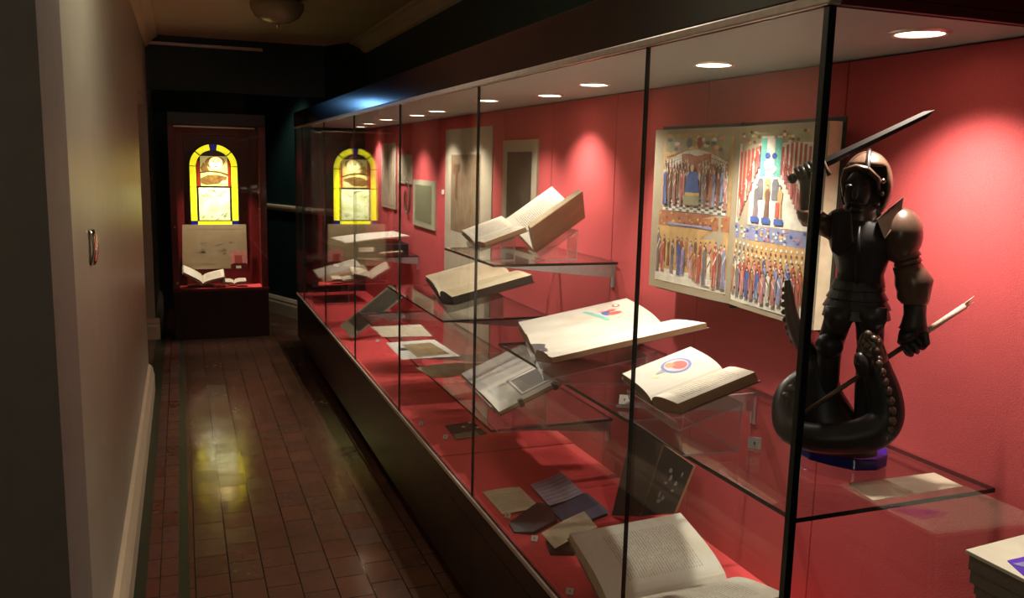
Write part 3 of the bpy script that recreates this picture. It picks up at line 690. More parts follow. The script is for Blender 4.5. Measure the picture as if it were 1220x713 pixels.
# marbled book at the near end of the bed
mbk = thing('marbled_book', 'grey marbled book in a clear holder at the near corner of the case', 'book', (1.17, 1.2, ZB))
t_ = NT('marbled_paper'); wv = t_.node('ShaderNodeTexWave'); wv.inputs['Scale'].default_value = 22; wv.inputs['Distortion'].default_value = 14; wv.inputs['Detail'].default_value = 4
t_.link(t_.coord(), wv.inputs['Vector']); t_.bsdf(t_.mix(wv.outputs['Fac'], c4((70, 60, 62)), c4((190, 176, 168))), .5)
M = frame((1.02, 1.29, ZB+.05), -8, 38)
r_, v_, n_ = [M.col[k].to_3d() for k in range(3)]; g_ = M.translation
mb = MB().slab([g_, g_+r_*.13, g_+r_*.13+v_*.16, g_+v_*.16], .003, 0, 0); mb.build('cover_board', t_.m, mbk)
mb = MB().slab([g_-n_*.016+r_*.002, g_-n_*.016+r_*.128, g_-n_*.016+r_*.128+v_*.158, g_-n_*.016+v_*.158+r_*.002], .0158, 0, 0); mb.build('page_block', EDGE_CREAM, mbk)
mb = MB().slab([g_-n_*.0195, g_-n_*.0195+r_*.13, g_-n_*.0195+r_*.13+v_*.16, g_-n_*.0195+v_*.16], .003, 0, 0); mb.build('cover_board', t_.m, mbk)
stand('clear acrylic holder under the grey marbled book', frame((1.085*1+.0, 1.285, ZB+.05), -8, 38), .0235, .062, .15, ZB, lip=.02)

# ------------------------------------------------------------------ number cards
def card(pos, nrm, label, sx=.022, sy=.016, lean=.5):
    """small white number card on a clear folded holder"""
    pos = V(pos); nx = V((nrm[0], nrm[1], 0)).normalized(); side = V((-nx.y, nx.x, 0)); up = (V((0, 0, 1))*math.cos(lean) - nx*math.sin(lean)).normalized(); fn = side.cross(up)
    fn = fn if fn.dot(nx) > 0 else -fn
    t = thing('number_card', label, 'label', pos, group='small number cards')
    b = pos+V((0, 0, .0006)); top = b+up*(sy*1.5)
    q = [b-side*sx/2, b+side*sx/2, top+side*sx/2, top-side*sx/2]
    MB().prism(q, -fn*.0012, 0, 1).build('holder', [ACR, ACRE], t)
    bk = V((top.x, top.y, pos.z+.0006)) - nx*.006
    MB().prism([top-side*sx/2, top+side*sx/2, bk+side*sx/2, bk-side*sx/2], nx*.0012, 0, 1).build('back_leg', [ACR, ACRE], t)
    c0 = b+up*sy*.42+fn*.0004; c1 = b+up*sy*1.45+fn*.0004
    MB().prism([c0-side*sx*.46, c0+side*sx*.46, c1+side*sx*.46, c1-side*sx*.46], fn*.0006).build('card', WHITE, t)
    m0 = (c0+c1)/2+fn*.0008
    MB().prism([m0-side*.0015-up*.003, m0+side*.0015-up*.003, m0+side*.0015+up*.003, m0-side*.0015+up*.003], fn*.0003).build('numeral', INK, t)
nv_ = (-.6, -.8)
card(at_z(678, 712, ZB), nv_, 'white number card on the red bed before the big printed book')
card(at_z(636, 648, ZB), nv_, 'white number card between the bare black wedge and the glass')
card(at_z(604, 620, ZB+.004), nv_, 'white number card at the corner of the cream letter')
card(at_z(501, 509, ZB+.004), nv_, 'white number card on the bed left of the dark photograph')
card(at_z(530, 525, ZB+.004), nv_, 'white number card in front of the dark photograph')
card(at_z(449, 409, ZB+.004), nv_, 'white number card below the white-mounted document')
card(at_z(743, 487, SH['K']), nv_, 'white number card left of the book with round miniature', .03, .024)
card(at_z(898, 541, SH['K']), nv_, 'white number card between the miniature book and the statue', .03, .024)
def wall_card(px, label, c=(WHITE)):
    p = at_x(px[0], px[1], X2-.001)
    t = MB().box(X2-.006, X2-.0005, p.y-.02, p.y+.02, p.z-.014, p.z+.014)
    solo('wall_card', t, c, label, 'label', 'small cards on the red back wall', bevel=.0008)
wall_card((784, 299), 'small white card on the red wall beside the great painted book')
wall_card((528, 229), 'small cream card on the wall left of the tall mounted rubbing')
# paper lying under the near end of the long shelf's statue
sheet('caption_sheet', [(1040, 597), (1147, 580), (1113, 564), (1010, 577)], SH['K'], .001, [page('caption_sheet_paper', (206, 186, 160), 12, ink=(170, 140, 120), strength=.2), IVORY], 'blank cream caption sheet on the shelf in front of the statue', 'label')

# ------------------------------------------------------------------ things hung on the back wall
def hung(name, label, cat, px, mat, margin=None, inner=None, th=.01, extra=None, group='documents hung on the red back wall'):
    ps = [at_x(x, y, X2) for x, y in px]; y0 = min(p.y for p in ps); y1 = max(p.y for p in ps); z0 = min(p.z for p in ps); z1 = max(p.z for p in ps)
    t = thing(name, label, cat, (X2, (y0+y1)/2, z0), group=group)
    x = X2-.0006
    MB().slab([(x, y1, z0), (x, y0, z0), (x, y0, z1), (x, y1, z1)], th, 0, 0).build('mount', mat, t)
    if margin:
        a, b2, c_, d_ = margin
        yy0, yy1, zz0, zz1 = y0+(y1-y0)*b2, y1-(y1-y0)*a, z0+(z1-z0)*c_, z1-(z1-z0)*d_
        MB().slab([(x-th-.0002, yy1, zz0), (x-th-.0002, yy0, zz0), (x-th-.0002, yy0, zz1), (x-th-.0002, yy1, zz1)], .0012, 0, 0).build('picture', inner, t)
    return t, (y0, y1, z0, z1)
t, bb_ = hung('hanging_scroll', 'narrow pale vertical sheet with a small brown mark, far along the red wall', 'document', [(456, 171), (473, 250)], P_PALE, (.1, .1, .05, .04), P_SCROLL)
MB().prism([(X2-.0125, bb_[0]+.2, bb_[2]+.1), (X2-.0125, bb_[0]+.23, bb_[2]+.16), (X2-.0125, bb_[0]+.215, bb_[2]+.26), (X2-.0125, bb_[0]+.2, bb_[2]+.16)], (-.0008, 0, 0)).build('ink_mark', PBROWN, t)
t, bb_ = hung('hanging_notice', 'small cream text sheet hung above a dark cord, next to the narrow sheet', 'document', [(476, 184), (491.5, 220)], P_PALE, (.08, .08, .12, .06), P_NOTE)
cdp = []
pc = at_x(485, 236, X2-.012)
for k in range(15):
    a = k/14*math.pi*1.75+1.2; cdp.append(V((X2-.012, pc.y+.07*math.cos(a), pc.z+.11*math.sin(a))))
solo('cord_loop', MB().tube(cdp, .008, 8), COV_BROWN, 'dark brown cord loop hanging under the small text sheet', 'cord', smooth=True)
hung('framed_print', 'faded greenish print with a pale border on the far red wall', 'print', [(494, 214), (519, 275)], page('greenish_mount', (190, 188, 156), 0), (.12, .12, .12, .1), P_GREENISH)
t, bb_ = hung('mounted_rubbing', 'tall cream mount with a brown rubbing, reaching down behind the shelves', 'rubbing', [(532, 155), (587, 150), (583, 418)], P_PALE, (.15, .22, .50, .125), P_RUB, .004)
MB().prism([(X2-.0066, bb_[1]-.16, bb_[3]-.2), (X2-.0066, bb_[1]-.29, bb_[3]-.2), (X2-.0066, bb_[1]-.29, bb_[3]-.24), (X2-.0066, bb_[1]-.25, bb_[3]-.25), (X2-.0066, bb_[1]-.25, bb_[3]-.40), (X2-.0066, bb_[1]-.21, bb_[3]-.40), (X2-.0066, bb_[1]-.21, bb_[3]-.25), (X2-.0066, bb_[1]-.16, bb_[3]-.24)], (-.0006, 0, 0)).build('initial', COV_BROWN, t)
hung('mounted_rubbing', 'dark grey rubbing on a cream mount, just left of the V-shaped tan book', 'rubbing', [(602, 168), (640, 166), (640, 272)], P_PALE, (.15, .14, .06, .14), P_CHARC)

# great painted book on the wall
XB = 1.437
Mw = Matrix(((0, 0, -1, XB), (-1, 0, 0, 2.026), (0, 1, 0, 1.222), (0, 0, 0, 1)))
GB = open_book('illuminated_book', 'great open painted manuscript displayed upright on the red wall behind the statue', 'book', Mw, 5, 5, .395, .492, (.035, .035), [page('vellum_page', (178, 164, 136), 0), page('vellum_page_right', (178, 164, 136), 0)], COV_BLACK, leaves('leaf_edges_upright', (206, 190, 156)), .006, oh=.012)
ILLPAL = {}
for nm_, cc_ in (('PORANGE', (150, 94, 60)), ('POCHRE', (170, 134, 84)), ('PRED', (156, 66, 54)), ('BLUE', (56, 78, 136)), ('TEAL', (92, 156, 140)), ('PGOLD', (186, 154, 92)), ('PPINK', (176, 112, 102)), ('PSKIN', (190, 160, 132)), ('PWHITE', (192, 184, 166)), ('PGREY', (96, 92, 94)), ('PGREEN', (140, 134, 100)), ('PBROWN', (102, 70, 50)), ('PLILAC', (116, 118, 146))): ILLPAL[nm_] = plain('pigment_'+nm_.lower(), cc_, .65, 0, .2, 40)
ILL = [ILLPAL[q] for q in ('POCHRE', 'PORANGE', 'PRED', 'BLUE', 'PWHITE', 'PGREY', 'TEAL', 'PGREEN', 'PSKIN', 'PBROWN', 'PGOLD', 'PLILAC', 'PPINK')] + [INK]
OC, OR, RD, BL, WH, GY, TE, GN, SK, BR, GD, LI, PK, IK = range(14)
def figure(mb, s_, u, v, h, col, w_=.022, head=SK, cap=None, off=.0012, hm=None):
    w_ *= 1.25; ln = random.uniform(-.12, .12)*w_
    patch(mb, GB, s_, [(u-w_*.55, v), (u+w_*.5, v), (u+w_*.34, v+h*.5), (u+w_*.5, v+h*.80), (u+w_*.16, v+h*.88), (u-w_*.16, v+h*.88), (u-w_*.48, v+h*.79), (u-w_*.36, v+h*.5)], col, off, 1)
    for q in range(3):
        x0 = u+w_*(-.32+.3*q)+ln; patch(mb, GB, s_, [(x0, v+h*.03), (x0+w_*.10, v+h*.03), (x0+w_*.06, v+h*(.35+.12*q)), (x0, v+h*(.4+.12*q))], random.choice((WH, GY, LI, BR, PK)), off+.0003, 1)
    patch(mb, GB, s_, [(u-w_*.45, v+h*.72), (u+w_*.3, v+h*.52), (u+w_*.34, v+h*.58), (u-w_*.36, v+h*.79)], random.choice((col, WH, BR)), off+.0004, 1)
    patch(mb, GB, s_, ell(u+ln, v+h*.93, w_*.2, h*.055, 8), head, off+.0005, 1)
    patch(mb, GB, s_, [(u-w_*.24+ln, v+h*.95), (u+w_*.24+ln, v+h*.95), (u+w_*.16+ln, v+h*1.01), (u-w_*.16+ln, v+h*1.01)], cap if cap is not None else random.choice((BR, GY, WH)), off+.0007, 1)
# in page coordinates u runs from the gutter outwards: on the left page the picture's left is u -> .82
mb = MB(); s_ = -1
U = lambda x: .93-.89*x      # x: 0 at outer edge of the painting, 1 at the gutter
patch(mb, GB, s_, rect(U(1), U(.06), .50, .97), OC, .0004); patch(mb, GB, s_, rect(U(.97), U(.10), .865, .955), GN, .0007)
for k in range(26): patch(mb, GB, s_, ell(U(.14+.8*random.random()), .87+.08*random.random(), .02+.02*random.random(), .012, 8), random.choice((GY, WH, GD, PK, GN)), .0009+.00002*k, 1)
patch(mb, GB, s_, ell(U(.58), .915, .03, .035, 10), RD, .0016, 1); patch(mb, GB, s_, ell(U(.44), .915, .035, .03, 10), GY, .0016, 1)
arc = [(U(.12+.82*k/12), .80+.075*math.sin(math.pi*k/12)) for k in range(13)]
patch(mb, GB, s_, [(U(.12), .77)]+arc+[(U(.94), .77)], WH, .0009, 1); patch(mb, GB, s_, [(U(.34), .85), (U(.34), .79), (U(.48), .78), (U(.5), .66), (U(.6), .66), (U(.6), .78), (U(.74), .79), (U(.74), .85)], OR, .0013, 1)
for k in range(9):
    for j in range(3):
        for sx in (.13, .70): patch(mb, GB, s_, ell(U(sx+.026*k), .79+.02*j+.004*k if sx < .5 else .83-.004*k-.02*(2-j), .006, .006, 6), GD if j % 2 else BR, .0013, 1)
patch(mb, GB, s_, rect(U(.95), U(.09), .50, .595), WH, .0009)
for i in range(16):
    for j in range(7):
        if (i+j) % 2: patch(mb, GB, s_, rect(U(.95)+i*.046, U(.95)+i*.046+.040, .503+j*.013, .514+j*.013), GY, .0011, 1)
for r2, (v0, n) in enumerate(((.655, 9), (.62, 9), (.575, 8), (.535, 5))):
    for k in range(n):
        x = .10+.34*(k/(n-1)); 
        for xx in (x, 1.04-x):
            figure(mb, s_, U(xx)+random.uniform(-.005, .005), v0+random.uniform(-.006, .006), .155+.012*r2, random.choice((OR, OR, PK, BR, LI, WH, RD)), .026, SK, WH if random.random() < .5 else GY, .0014+.0006*r2)
figure(mb, s_, U(.12), .535, .23, BL, .04, SK, GD, .0042); figure(mb, s_, U(.26), .545, .2, OR, .032, SK, GY, .0042); figure(mb, s_, U(.80), .545, .21, LI, .032, SK, WH, .0042)
patch(mb, GB, s_, rect(U(.62), U(.40), .545, .60), GN, .004); patch(mb, GB, s_, rect(U(.62), U(.42), .60, .62), GD, .0042)
patch(mb, GB, s_, [(U(.62), .62), (U(.42), .62), (U(.44), .72), (U(.5), .75), (U(.58), .74)], BL, .0044, 2); patch(mb, GB, s_, ell(U(.51), .765, .02, .022, 8), SK, .0047, 1)
# borders and lower scene
patch(mb, GB, s_, rect(U(1), U(.04), .405, .495), OR, .0007)
for k in range(46): patch(mb, GB, s_, ell(U(.06+.92*random.random()), .412+.075*random.random(), .012, .008, 6), random.choice((RD, GD, BR, OC)), .0009+.00001*k, 1)
patch(mb, GB, s_, rect(U(.80), U(.18), .408, .425), LI, .0016, 1)
patch(mb, GB, s_, rect(U(1), U(.02), .13, .405), OC, .0006); patch(mb, GB, s_, rect(U(1), U(.02), .05, .13), WH, .0008)
for k, (x, c_, h) in enumerate(((.05, GY, .28), (.13, RD, .2), (.27, GY, .2), (.37, BL, .22), (.43, LI, .18), (.55, PK, .19), (.60, OR, .17), (.66, RD, .18), (.73, GY, .24), (.79, WH, .2), (.86, RD, .24), (.92, BR, .22), (.97, LI, .25))):
    figure(mb, s_, U(x), .075+.02*random.random()+(.02 if k < 6 else 0), h, c_, .036, SK, BR if k % 3 else GY, .0013+.0002*k)
for k in range(14): figure(mb, s_, U(.08+.065*k), .15+.03*random.random(), .17, random.choice((RD, OR, PK, BR, LI, WH)), .03, SK, BR, .0010+.00003*k)
for k in range(8): a = k*math.pi/4; patch(mb, GB, s_, [(U(.48), .19), (U(.48)+.006, .19), (U(.48)+.05*math.cos(a), .19+.042*math.sin(a)), (U(.48)+.046*math.cos(a), .19+.045*math.sin(a))], IK, .0045, 1)
mb.build('painting', ILL, GB.root, local=True)
mb = MB(); s_ = 1
U = lambda x: .03+.84*x
patch(mb, GB, s_, rect(U(0), U(1), .47, .97), WH, .0004); patch(mb, GB, s_, rect(U(0), U(1), .905, .97), GN, .0006)
for k in range(34): patch(mb, GB, s_, ell(U(random.random()), .91+.055*random.random(), .02, .009, 7), random.choice((GD, PK, BR, WH, OR)), .0008+.00001*k, 1)
for k in range(7): u = U(.02+.06*k); patch(mb, GB, s_, rect(u, u+.03, .50+.05*k if k < 4 else .62+.03*k, .86+.006*k), RD, .0007, 3)
for k in range(7): u = U(.62+.055*k); patch(mb, GB, s_, rect(u, u+.026, .74-.004*k, .905-.012*(k-3)**2*.2), RD, .0007, 3)
patch(mb, GB, s_, [(U(.02), .52), (U(.06), .52), (U(.40), .88), (U(.36), .88)], GY, .001, 3)
patch(mb, GB, s_, rect(U(.34), U(.62), .72, .94), WH, .0010); patch(mb, GB, s_, rect(U(.34), U(.42), .73, .93), TE, .0013); patch(mb, GB, s_, rect(U(.53), U(.62), .73, .93), TE, .0013)
for k in range(7): patch(mb, GB, s_, ell(U(.42+.12*random.random()), .74+.11*random.random(), .03, .016, 8), BL if k % 2 else WH, .0016+.0001*k, 1)
for k in range(12):
    x = .05+.27*k/11; figure(mb, s_, U(x), .49+.026*k, .13, RD if k % 4 else WH, .022, SK, RD, .0012+.0001*k)
for k in range(9): figure(mb, s_, U(.66+.03*k), .72-.024*k, .12, RD if k % 3 else PK, .02, SK, RD, .0014)
for x, c_ in ((.36, GY), (.46, OC), (.565, GY)): patch(mb, GB, s_, [(U(x)-.035, .61), (U(x)+.035, .61), (U(x)+.035, .70), (U(x)+.02, .72), (U(x)-.02, .72), (U(x)-.035, .70)], c_, .0012, 2)
for x, c_, c2 in ((.31, GY, LI), (.47, BR, RD), (.64, OC, GD)):
    figure(mb, s_, U(x), .50, .19, c_, .048, SK, GY, .0018); patch(mb, GB, s_, rect(U(x)-.05, U(x)+.05, .485, .515), BL, .0024, 1)
patch(mb, GB, s_, rect(U(.59), U(.64), .52, .60), RD, .0026, 1)
patch(mb, GB, s_, rect(U(0), U(1), .385, .465), LI, .0007)
for k in range(60): patch(mb, GB, s_, ell(U(random.random()), .39+.07*random.random(), .016, .008, 6), random.choice((LI, WH, GD, BL, PK)), .0009+.00001*k, 1)
patch(mb, GB, s_, rect(U(0), U(1), .10, .385), OC, .0006); patch(mb, GB, s_, rect(U(0), U(1), .03, .10), WH, .0008)
for k in range(15):
    for j in range(3): patch(mb, GB, s_, ell(U(.04+.066*k), .365-.025*j-.012*math.sin(math.pi*k/14), .012, .009, 6), WH if j % 2 == 0 else BR, .0011+.0001*j, 1)
for r2 in range(3):
    for k in range(13):
        figure(mb, s_, U(.03+.076*k+.02*(r2 % 2)), .13-.035*r2+.02*random.random(), .165, random.choice((RD, PK, OR, GY, BL, WH, RD, LI)), .036, SK, IK if k % 2 else BR, .0013+.001*r2+.00005*k)
mb.build('painting', ILL, GB.root, local=True)

# ------------------------------------------------------------------ armoured statue and its serpent
K0 = V((1.25, 1.335, 0)); kd = V((K0.x, K0.y, 0)).normalized(); kr = V((kd.y, -kd.x, 0))
def k(px, py, d=0.0):
    r_ = ray(px, py); t_ = (K0.dot(kd)+d)/(r_.dot(kd)); return EYE + r_*t_
PXM = (k(1030, 300)-k(1020, 300)).length/10     # metres per pixel there
ST = thing('knight_statue', 'dark carved knight in armour with raised sword, trampling a coiled serpent', 'statue', (K0.x, K0.y, SH['K']))
AX = (kr, kd, V((0, 0, 1)))
def skin(name, pts_, edges, rad, mat, parent, root=0, lv=2):
    me = bpy.data.meshes.new(name); inv = WORLD[parent.name].inverted()
    me.from_pydata([tuple(inv @ p) for p in pts_], edges, []); o = bpy.data.objects.new(name, me); COL.objects.link(o)
    sm = o.modifiers.new('skin', 'SKIN'); sm.use_smooth_shade = True
    for i, r_ in enumerate(rad):
        sv = me.skin_vertices[0].data[i]; sv.radius = (r_, r_) if not isinstance(r_, tuple) else r_; sv.use_root = (i == root)
    ss = o.modifiers.new('sub', 'SUBSURF'); ss.levels = lv; ss.render_levels = lv
    me.materials.append(mat); o.parent = parent; WORLD[o.name] = WORLD[parent.name]; return o
bp = [k(1023, 352), k(1025, 322), k(1027, 286), k(1029, 262), k(1028, 240), k(1029, 206),           # 0 pelvis 1 waist 2 chest 3 neck 4 head 5 crown
      k(1004, 272, .0), k(978, 268, -.02), k(965, 258, -.03), k(962, 225, -.03),                    # 6 r shoulder 7 8 elbow 9 wrist
      k(1063, 274), k(1078, 300), k(1088, 336), k(1089, 380, -.03),                                # 10 l shoulder 11 12 elbow 13 wrist
      k(1002, 372), k(988, 412, -.01), k(985, 470, .0), k(978, 512, -.02), k(962, 522, -.06),       # 14 r hip 15 knee 16 17 ankle 18 toe
      k(1036, 372), k(1037, 420, -.01), k(1031, 465, .01), k(1027, 508, .0), k(1030, 520, -.05)]    # 19.. left leg
be = [(0, 1), (1, 2), (2, 3), (3, 4), (4, 5), (2, 6), (6, 7), (7, 8), (8, 9), (2, 10), (10, 11), (11, 12), (12, 13), (0, 14), (14, 15), (15, 16), (16, 17), (17, 18), (0, 19), (19, 20), (20, 21), (21, 22), (22, 23)]
br_ = [.046, .04, .05, .026, .034, .03, .03, .024, .021, .017, .03, .026, .021, .018, .032, .026, .024, .017, .014, .032, .026, .023, .017, .014]
skin('body', bp, be, br_, BRONZE_SHADE, ST)
def sec(px, py, wpx, dp, d=0.0, tilt=0): return (k(px, py, d), kr*wpx*PXM+V((0, 0, tilt)), kd*dp)
# head: face, then open-faced helmet with rim, skull ridge, rivets and chin piece
fc = MB(); fc.ball(k(1022, 229, -.026), .026, .024, .042, 18, 14, 0, AX); fc.ball(k(1019, 230, -.053), .006, .008, .013, 8, 6, 0, AX)
fc.ball(k(1012, 222, -.047), .007, .005, .004, 8, 6, 0, AX); fc.ball(k(1027, 222, -.047), .007, .005, .004, 8, 6, 0, AX)
fc.ball(k(1020, 242, -.047), .010, .006, .003, 8, 6, 0, AX); fc.ball(k(1020, 250, -.042), .012, .010, .008, 8, 6, 0, AX)
fc.build('face', BRONZE_SHADE, ST, smooth=True)
hm = MB(); hm.ball(k(1032, 222), .0445, .052, .064, 32, 20, 0, AX, keep=lambda ph, th: not (ph > 1.02 and abs((th-R(258)+math.pi) % (2*math.pi)-math.pi) < R(66)) and ph < 2.45)
ho = hm.build('helmet', BRONZE, ST, smooth=True); so = ho.modifiers.new('solid', 'SOLIDIFY'); so.thickness = .004; so.offset = 1
rd = MB(); c0 = k(1032, 222)
rd.tube([c0+AX[0]*.006*math.cos(a)*0+kd*(-.056*math.cos(a))+V((0, 0, .068*math.sin(a))) for a in [R(20+10*i) for i in range(15)]], .0045, 8); rd.build('helmet_ridge', BRONZE_SHADE, ST, smooth=True)
br2 = MB(); br2.tube([k(1006, 234, -.03), k(1004, 215, -.03), k(1008, 203, -.042), k(1020, 199, -.052), k(1034, 202, -.048), k(1046, 213, -.034), k(1048, 232, -.026)], [.004, .005, .006, .006, .006, .005, .004], 8); br2.build('helmet_rim', BRONZE, ST, smooth=True)
for (x, y) in ((1052, 216), (1050, 231), (1045, 243)):
    MB().ball(k(x, y, -.03), .0055, .0055, .0055, 10, 8).build('rivet', CHROME if y < 220 else BRONZE, ST, smooth=True)
gg = MB(); gg.loft([sec(1028, 272, 30, .045), sec(1028, 262, 26, .042), sec(1028, 252, 22, .040), sec(1027, 245, 23, .043)], 28, 0, False); o = gg.build('gorget', BRONZE, ST, smooth=True); so = o.modifiers.new('solid', 'SOLIDIFY'); so.thickness = .003
cu = MB(); cu.loft([sec(1024, 340, 31, .044), sec(1025, 326, 28, .042), sec(1026, 312, 32, .05), sec(1026, 296, 38, .06), sec(1027, 280, 42, .058), sec(1028, 266, 38, .048), sec(1028, 257, 22, .034)], 36); cu.build('breastplate', BRONZE_SHADE, ST, smooth=True)
cr_ = MB(); cr_.tube([k(1021, 338, -.046), k(1021, 315, -.054), k(1022, 295, -.063), k(1024, 270, -.052)], [.003, .004, .004, .003], 8); cr_.build('breastplate_ridge', BRONZE_SHADE, ST, smooth=True)
fa = MB(); ss_ = []
for i, (y, wv_, dp_) in enumerate(((334, 29, .044), (344, 34, .049), (345, 32, .047), (355, 38, .053), (356, 36, .051), (366, 42, .057), (367, 39, .054), (378, 42, .058))): ss_.append(sec(1022-(y-334)*.05, y, wv_, dp_))
fa.loft(ss_, 36); fa.build('fauld', BRONZE_SHADE, ST, smooth=False)
# tassets over the thighs
for (x, wv_, dd_) in ((1000, 17, -.045), (1040, 17, -.045)):
    ta = MB(); ta.loft([sec(x, 366, wv_, .016, dd_), sec(x-1, 380, wv_+1, .018, dd_), sec(x-2, 398, wv_*.6, .014, dd_)], 20); ta.build('tasset', BRONZE_SHADE, ST, smooth=True)
# left arm (picture right)
pa = MB(); pa.ball(k(1073, 281, -.008), .040, .044, .054, 24, 16, 0, AX); pa.build('pauldron', BRONZE, ST, smooth=True)
hp = MB(); hp.prism([k(1044, 262, -.05), k(1060, 248, -.044), k(1077, 234, -.02), k(1074, 252, -.024), k(1066, 270, -.042), k(1054, 286, -.055)], kd*.012); hp.build('shoulder_crest', BRONZE, ST, bevel=.0015)
for i, (x, y, w_) in enumerate(((1077, 298, 17.5), (1079, 305, 17), (1081, 312, 16))):
    rb = MB(); a = k(x-.8, y-3.6, -.01); b2 = k(x+.8, y+2.6, -.01); rb.tube([a, (a+b2)/2, b2], [w_*PXM*.92, w_*PXM, w_*PXM*1.04], 24); rb.build('arm_lame', BRONZE, ST, smooth=True)
ct_ = MB(); ct_.loft([(k(1080, 316, -.012), kr*.024+V((0, 0, .008)), kd*.026), (k(1085, 326, -.014), kr*.028+V((0, 0, .008)), kd*.031), (k(1089, 337, -.016), kr*.034+V((0, 0, .008)), kd*.036), (k(1089, 345, -.016), kr*.031+V((0, 0, .004)), kd*.033), (k(1088, 357, -.018), kr*.029, kd*.031), (k(1089, 362, -.02), kr*.024, kd*.026)], 26); ct_.build('couter', BRONZE, ST, smooth=True)
va = MB(); va.loft([(k(1090, 358, -.022), kr*.021, kd*.021), (k(1090, 375, -.028), kr*.020, kd*.020), (k(1089, 386, -.03), kr*.023, kd*.023), (k(1088, 392, -.03), kr*.026, kd*.026), (k(1088, 394, -.03), kr*.02, kd*.02)], 22); va.build('vambrace', BRONZE_SHADE, ST, smooth=True)
sp0, sp1 = k(958, 492, -.075), k(1160, 358, .03)
def spt(px_):  # point on the spear by horizontal pixel
    f = (px_-958)/(1160-958); return sp0+(sp1-sp0)*f
sd = (sp1-sp0).normalized()
# closed gauntlet: palm and five separate fingers round the shaft
def fist(c, axis, wrist_dir, size, name):
    """palm behind the shaft, four fingers wrapping it, thumb from the side crossing them"""
    axis = axis.normalized(); wd = (wrist_dir - axis*wrist_dir.dot(axis)).normalized(); out = axis.cross(wd)
    if out.dot(kd) > 0: out = -out          # towards the viewer
    g = thing_part(name)
    pm = MB(); pm.loft([(c+wd*size*1.5, axis*size*.75, out*size*.55), (c+wd*size*.9, axis*size*1.0, out*size*.7), (c+wd*size*.35-out*size*.35, axis*size*1.05, out*size*.5), (c-wd*size*.2-out*size*.45, axis*size*.9, out*size*.35)], 20)
    po = pm.build(name, BRONZE_SHADE, ST, smooth=True)
    for i, f in enumerate((-.78, -.27, .25, .74)):
        L_ = (1.0, 1.12, 1.06, .9)[i]; q = c+axis*size*f
        pts_ = [q+wd*size*.62+out*size*.30, q+wd*size*.18+out*size*.74*L_, q-wd*size*.38+out*size*.72*L_, q-wd*size*.74+out*size*.22, q-wd*size*.62-out*size*.30]
        fm = MB(); fm.tube(pts_, [size*.27, size*.28, size*.26, size*.25, size*.2], 10); fo = fm.build('finger', BRONZE_SHADE, po, smooth=True)
    tm = MB(); q = c+axis*size*1.0
    tm.tube([q+wd*size*.9, q+wd*size*.5+out*size*.55, q-axis*size*.35+wd*size*.1+out*size*1.05, q-axis*size*.85-wd*size*.12+out*size*1.1], [size*.3, size*.3, size*.27, size*.2], 10); tm.build('thumb', BRONZE_SHADE, po, smooth=True)
    return po
def thing_part(n): return None
hc = spt(1088); fist(hc, sd, k(1089, 386, -.03)-hc, .0235, 'gauntlet')
spm = MB(); spm.tube([sp0, spt(1000), spt(1060), spt(1104)], [.004, .0046, .005, .0052], 12); spo = spm.build('spear_shaft', BRONZE, ST, smooth=True)
ps_ = MB(); ps_.tube([spt(1100), spt(1130), spt(1150)], [.0056, .0058, .0058], 12)
for j, (dx, dz) in enumerate(((0, .004), (.003, -.001), (-.003, -.003), (.001, .0015))):
    a = spt(1148)+V((0, 0, dz)); ps_.tube([a, spt(1160-j*1.5)+V((0, 0, dz*2.0))+kr*dx], [.0026, .0006], 6)
ps_.build('spear_broken_end', PALEWOOD, ST, smooth=True)
# right arm raised (picture left)
pb = MB(); pb.ball(k(1000, 270, .0), .03, .036, .036, 24, 16, 0, AX); pb.build('pauldron', BRONZE, ST, smooth=True)
wg = MB(); wg.prism([k(990, 252, -.05), k(1014, 252, -.056), k(1018, 290, -.064), k(1000, 307, -.054), k(990, 300, -.048)], kd*.01); wg.build('shoulder_plate', BRONZE_SHADE, ST, bevel=.004)
ub = MB(); ub.loft([(k(998, 270, -.012), V((0, 0, .024)), kd*.026), (k(985, 270, -.02), V((0, 0, .023)), kd*.025), (k(972, 264, -.028), V((0, 0, .02)), kd*.022)], 20); ub.build('upper_arm', BRONZE, ST, smooth=True)
cb_ = MB(); cb_.loft([(k(966, 270, -.03), kr*.016, kd*.018), (k(967, 262, -.03), kr*.026, kd*.026), (k(968, 256, -.03), kr*.030+V((0, 0, -.004)), kd*.030), (k(968, 253, -.03), kr*.029+V((0, 0, -.004)), kd*.029), (k(967, 250, -.03), kr*.018, kd*.019)], 26); cb_.build('couter', BRONZE, ST, smooth=True)
vb = MB(); vb.loft([(k(966, 253, -.03), kr*.017, kd*.018), (k(965, 235, -.03), kr*.0185, kd*.019), (k(964, 220, -.03), kr*.018, kd*.018), (k(963, 213, -.03), kr*.021, kd*.021), (k(963, 210, -.03), kr*.016, kd*.016)], 22); vb.build('vambrace', BRONZE_SHADE, ST, smooth=True)
s0, s1 = k(944, 213, -.035), k(1114, 131, .005); sw = (s1-s0).normalized()
def swt(px_): return s0+(s1-s0)*((px_-944)/(1114-944))
hs = swt(961); fist(hs, sw, k(964, 216, -.03)-hs, .019, 'gauntlet')
hl = MB(); hl.tube([swt(944), swt(982)], [.0055, .0055], 10); hl.ball(swt(944), .010, .010, .010, 12, 8); hl.build('sword_hilt', BRONZE_SHADE, ST, smooth=True)
pw_ = sw.cross(kd).normalized()
cg = MB(); cg.tube([swt(983)+pw_*.026, swt(983)+pw_*.012, swt(983), swt(983)-pw_*.012, swt(983)-pw_*.026], [.0055, .004, .005, .004, .0055], 8); cg.build('sword_guard', BRONZE, ST, smooth=True)
bl = MB(); e0, e1, e2 = swt(983), swt(1103), swt(1114); hw = .0095
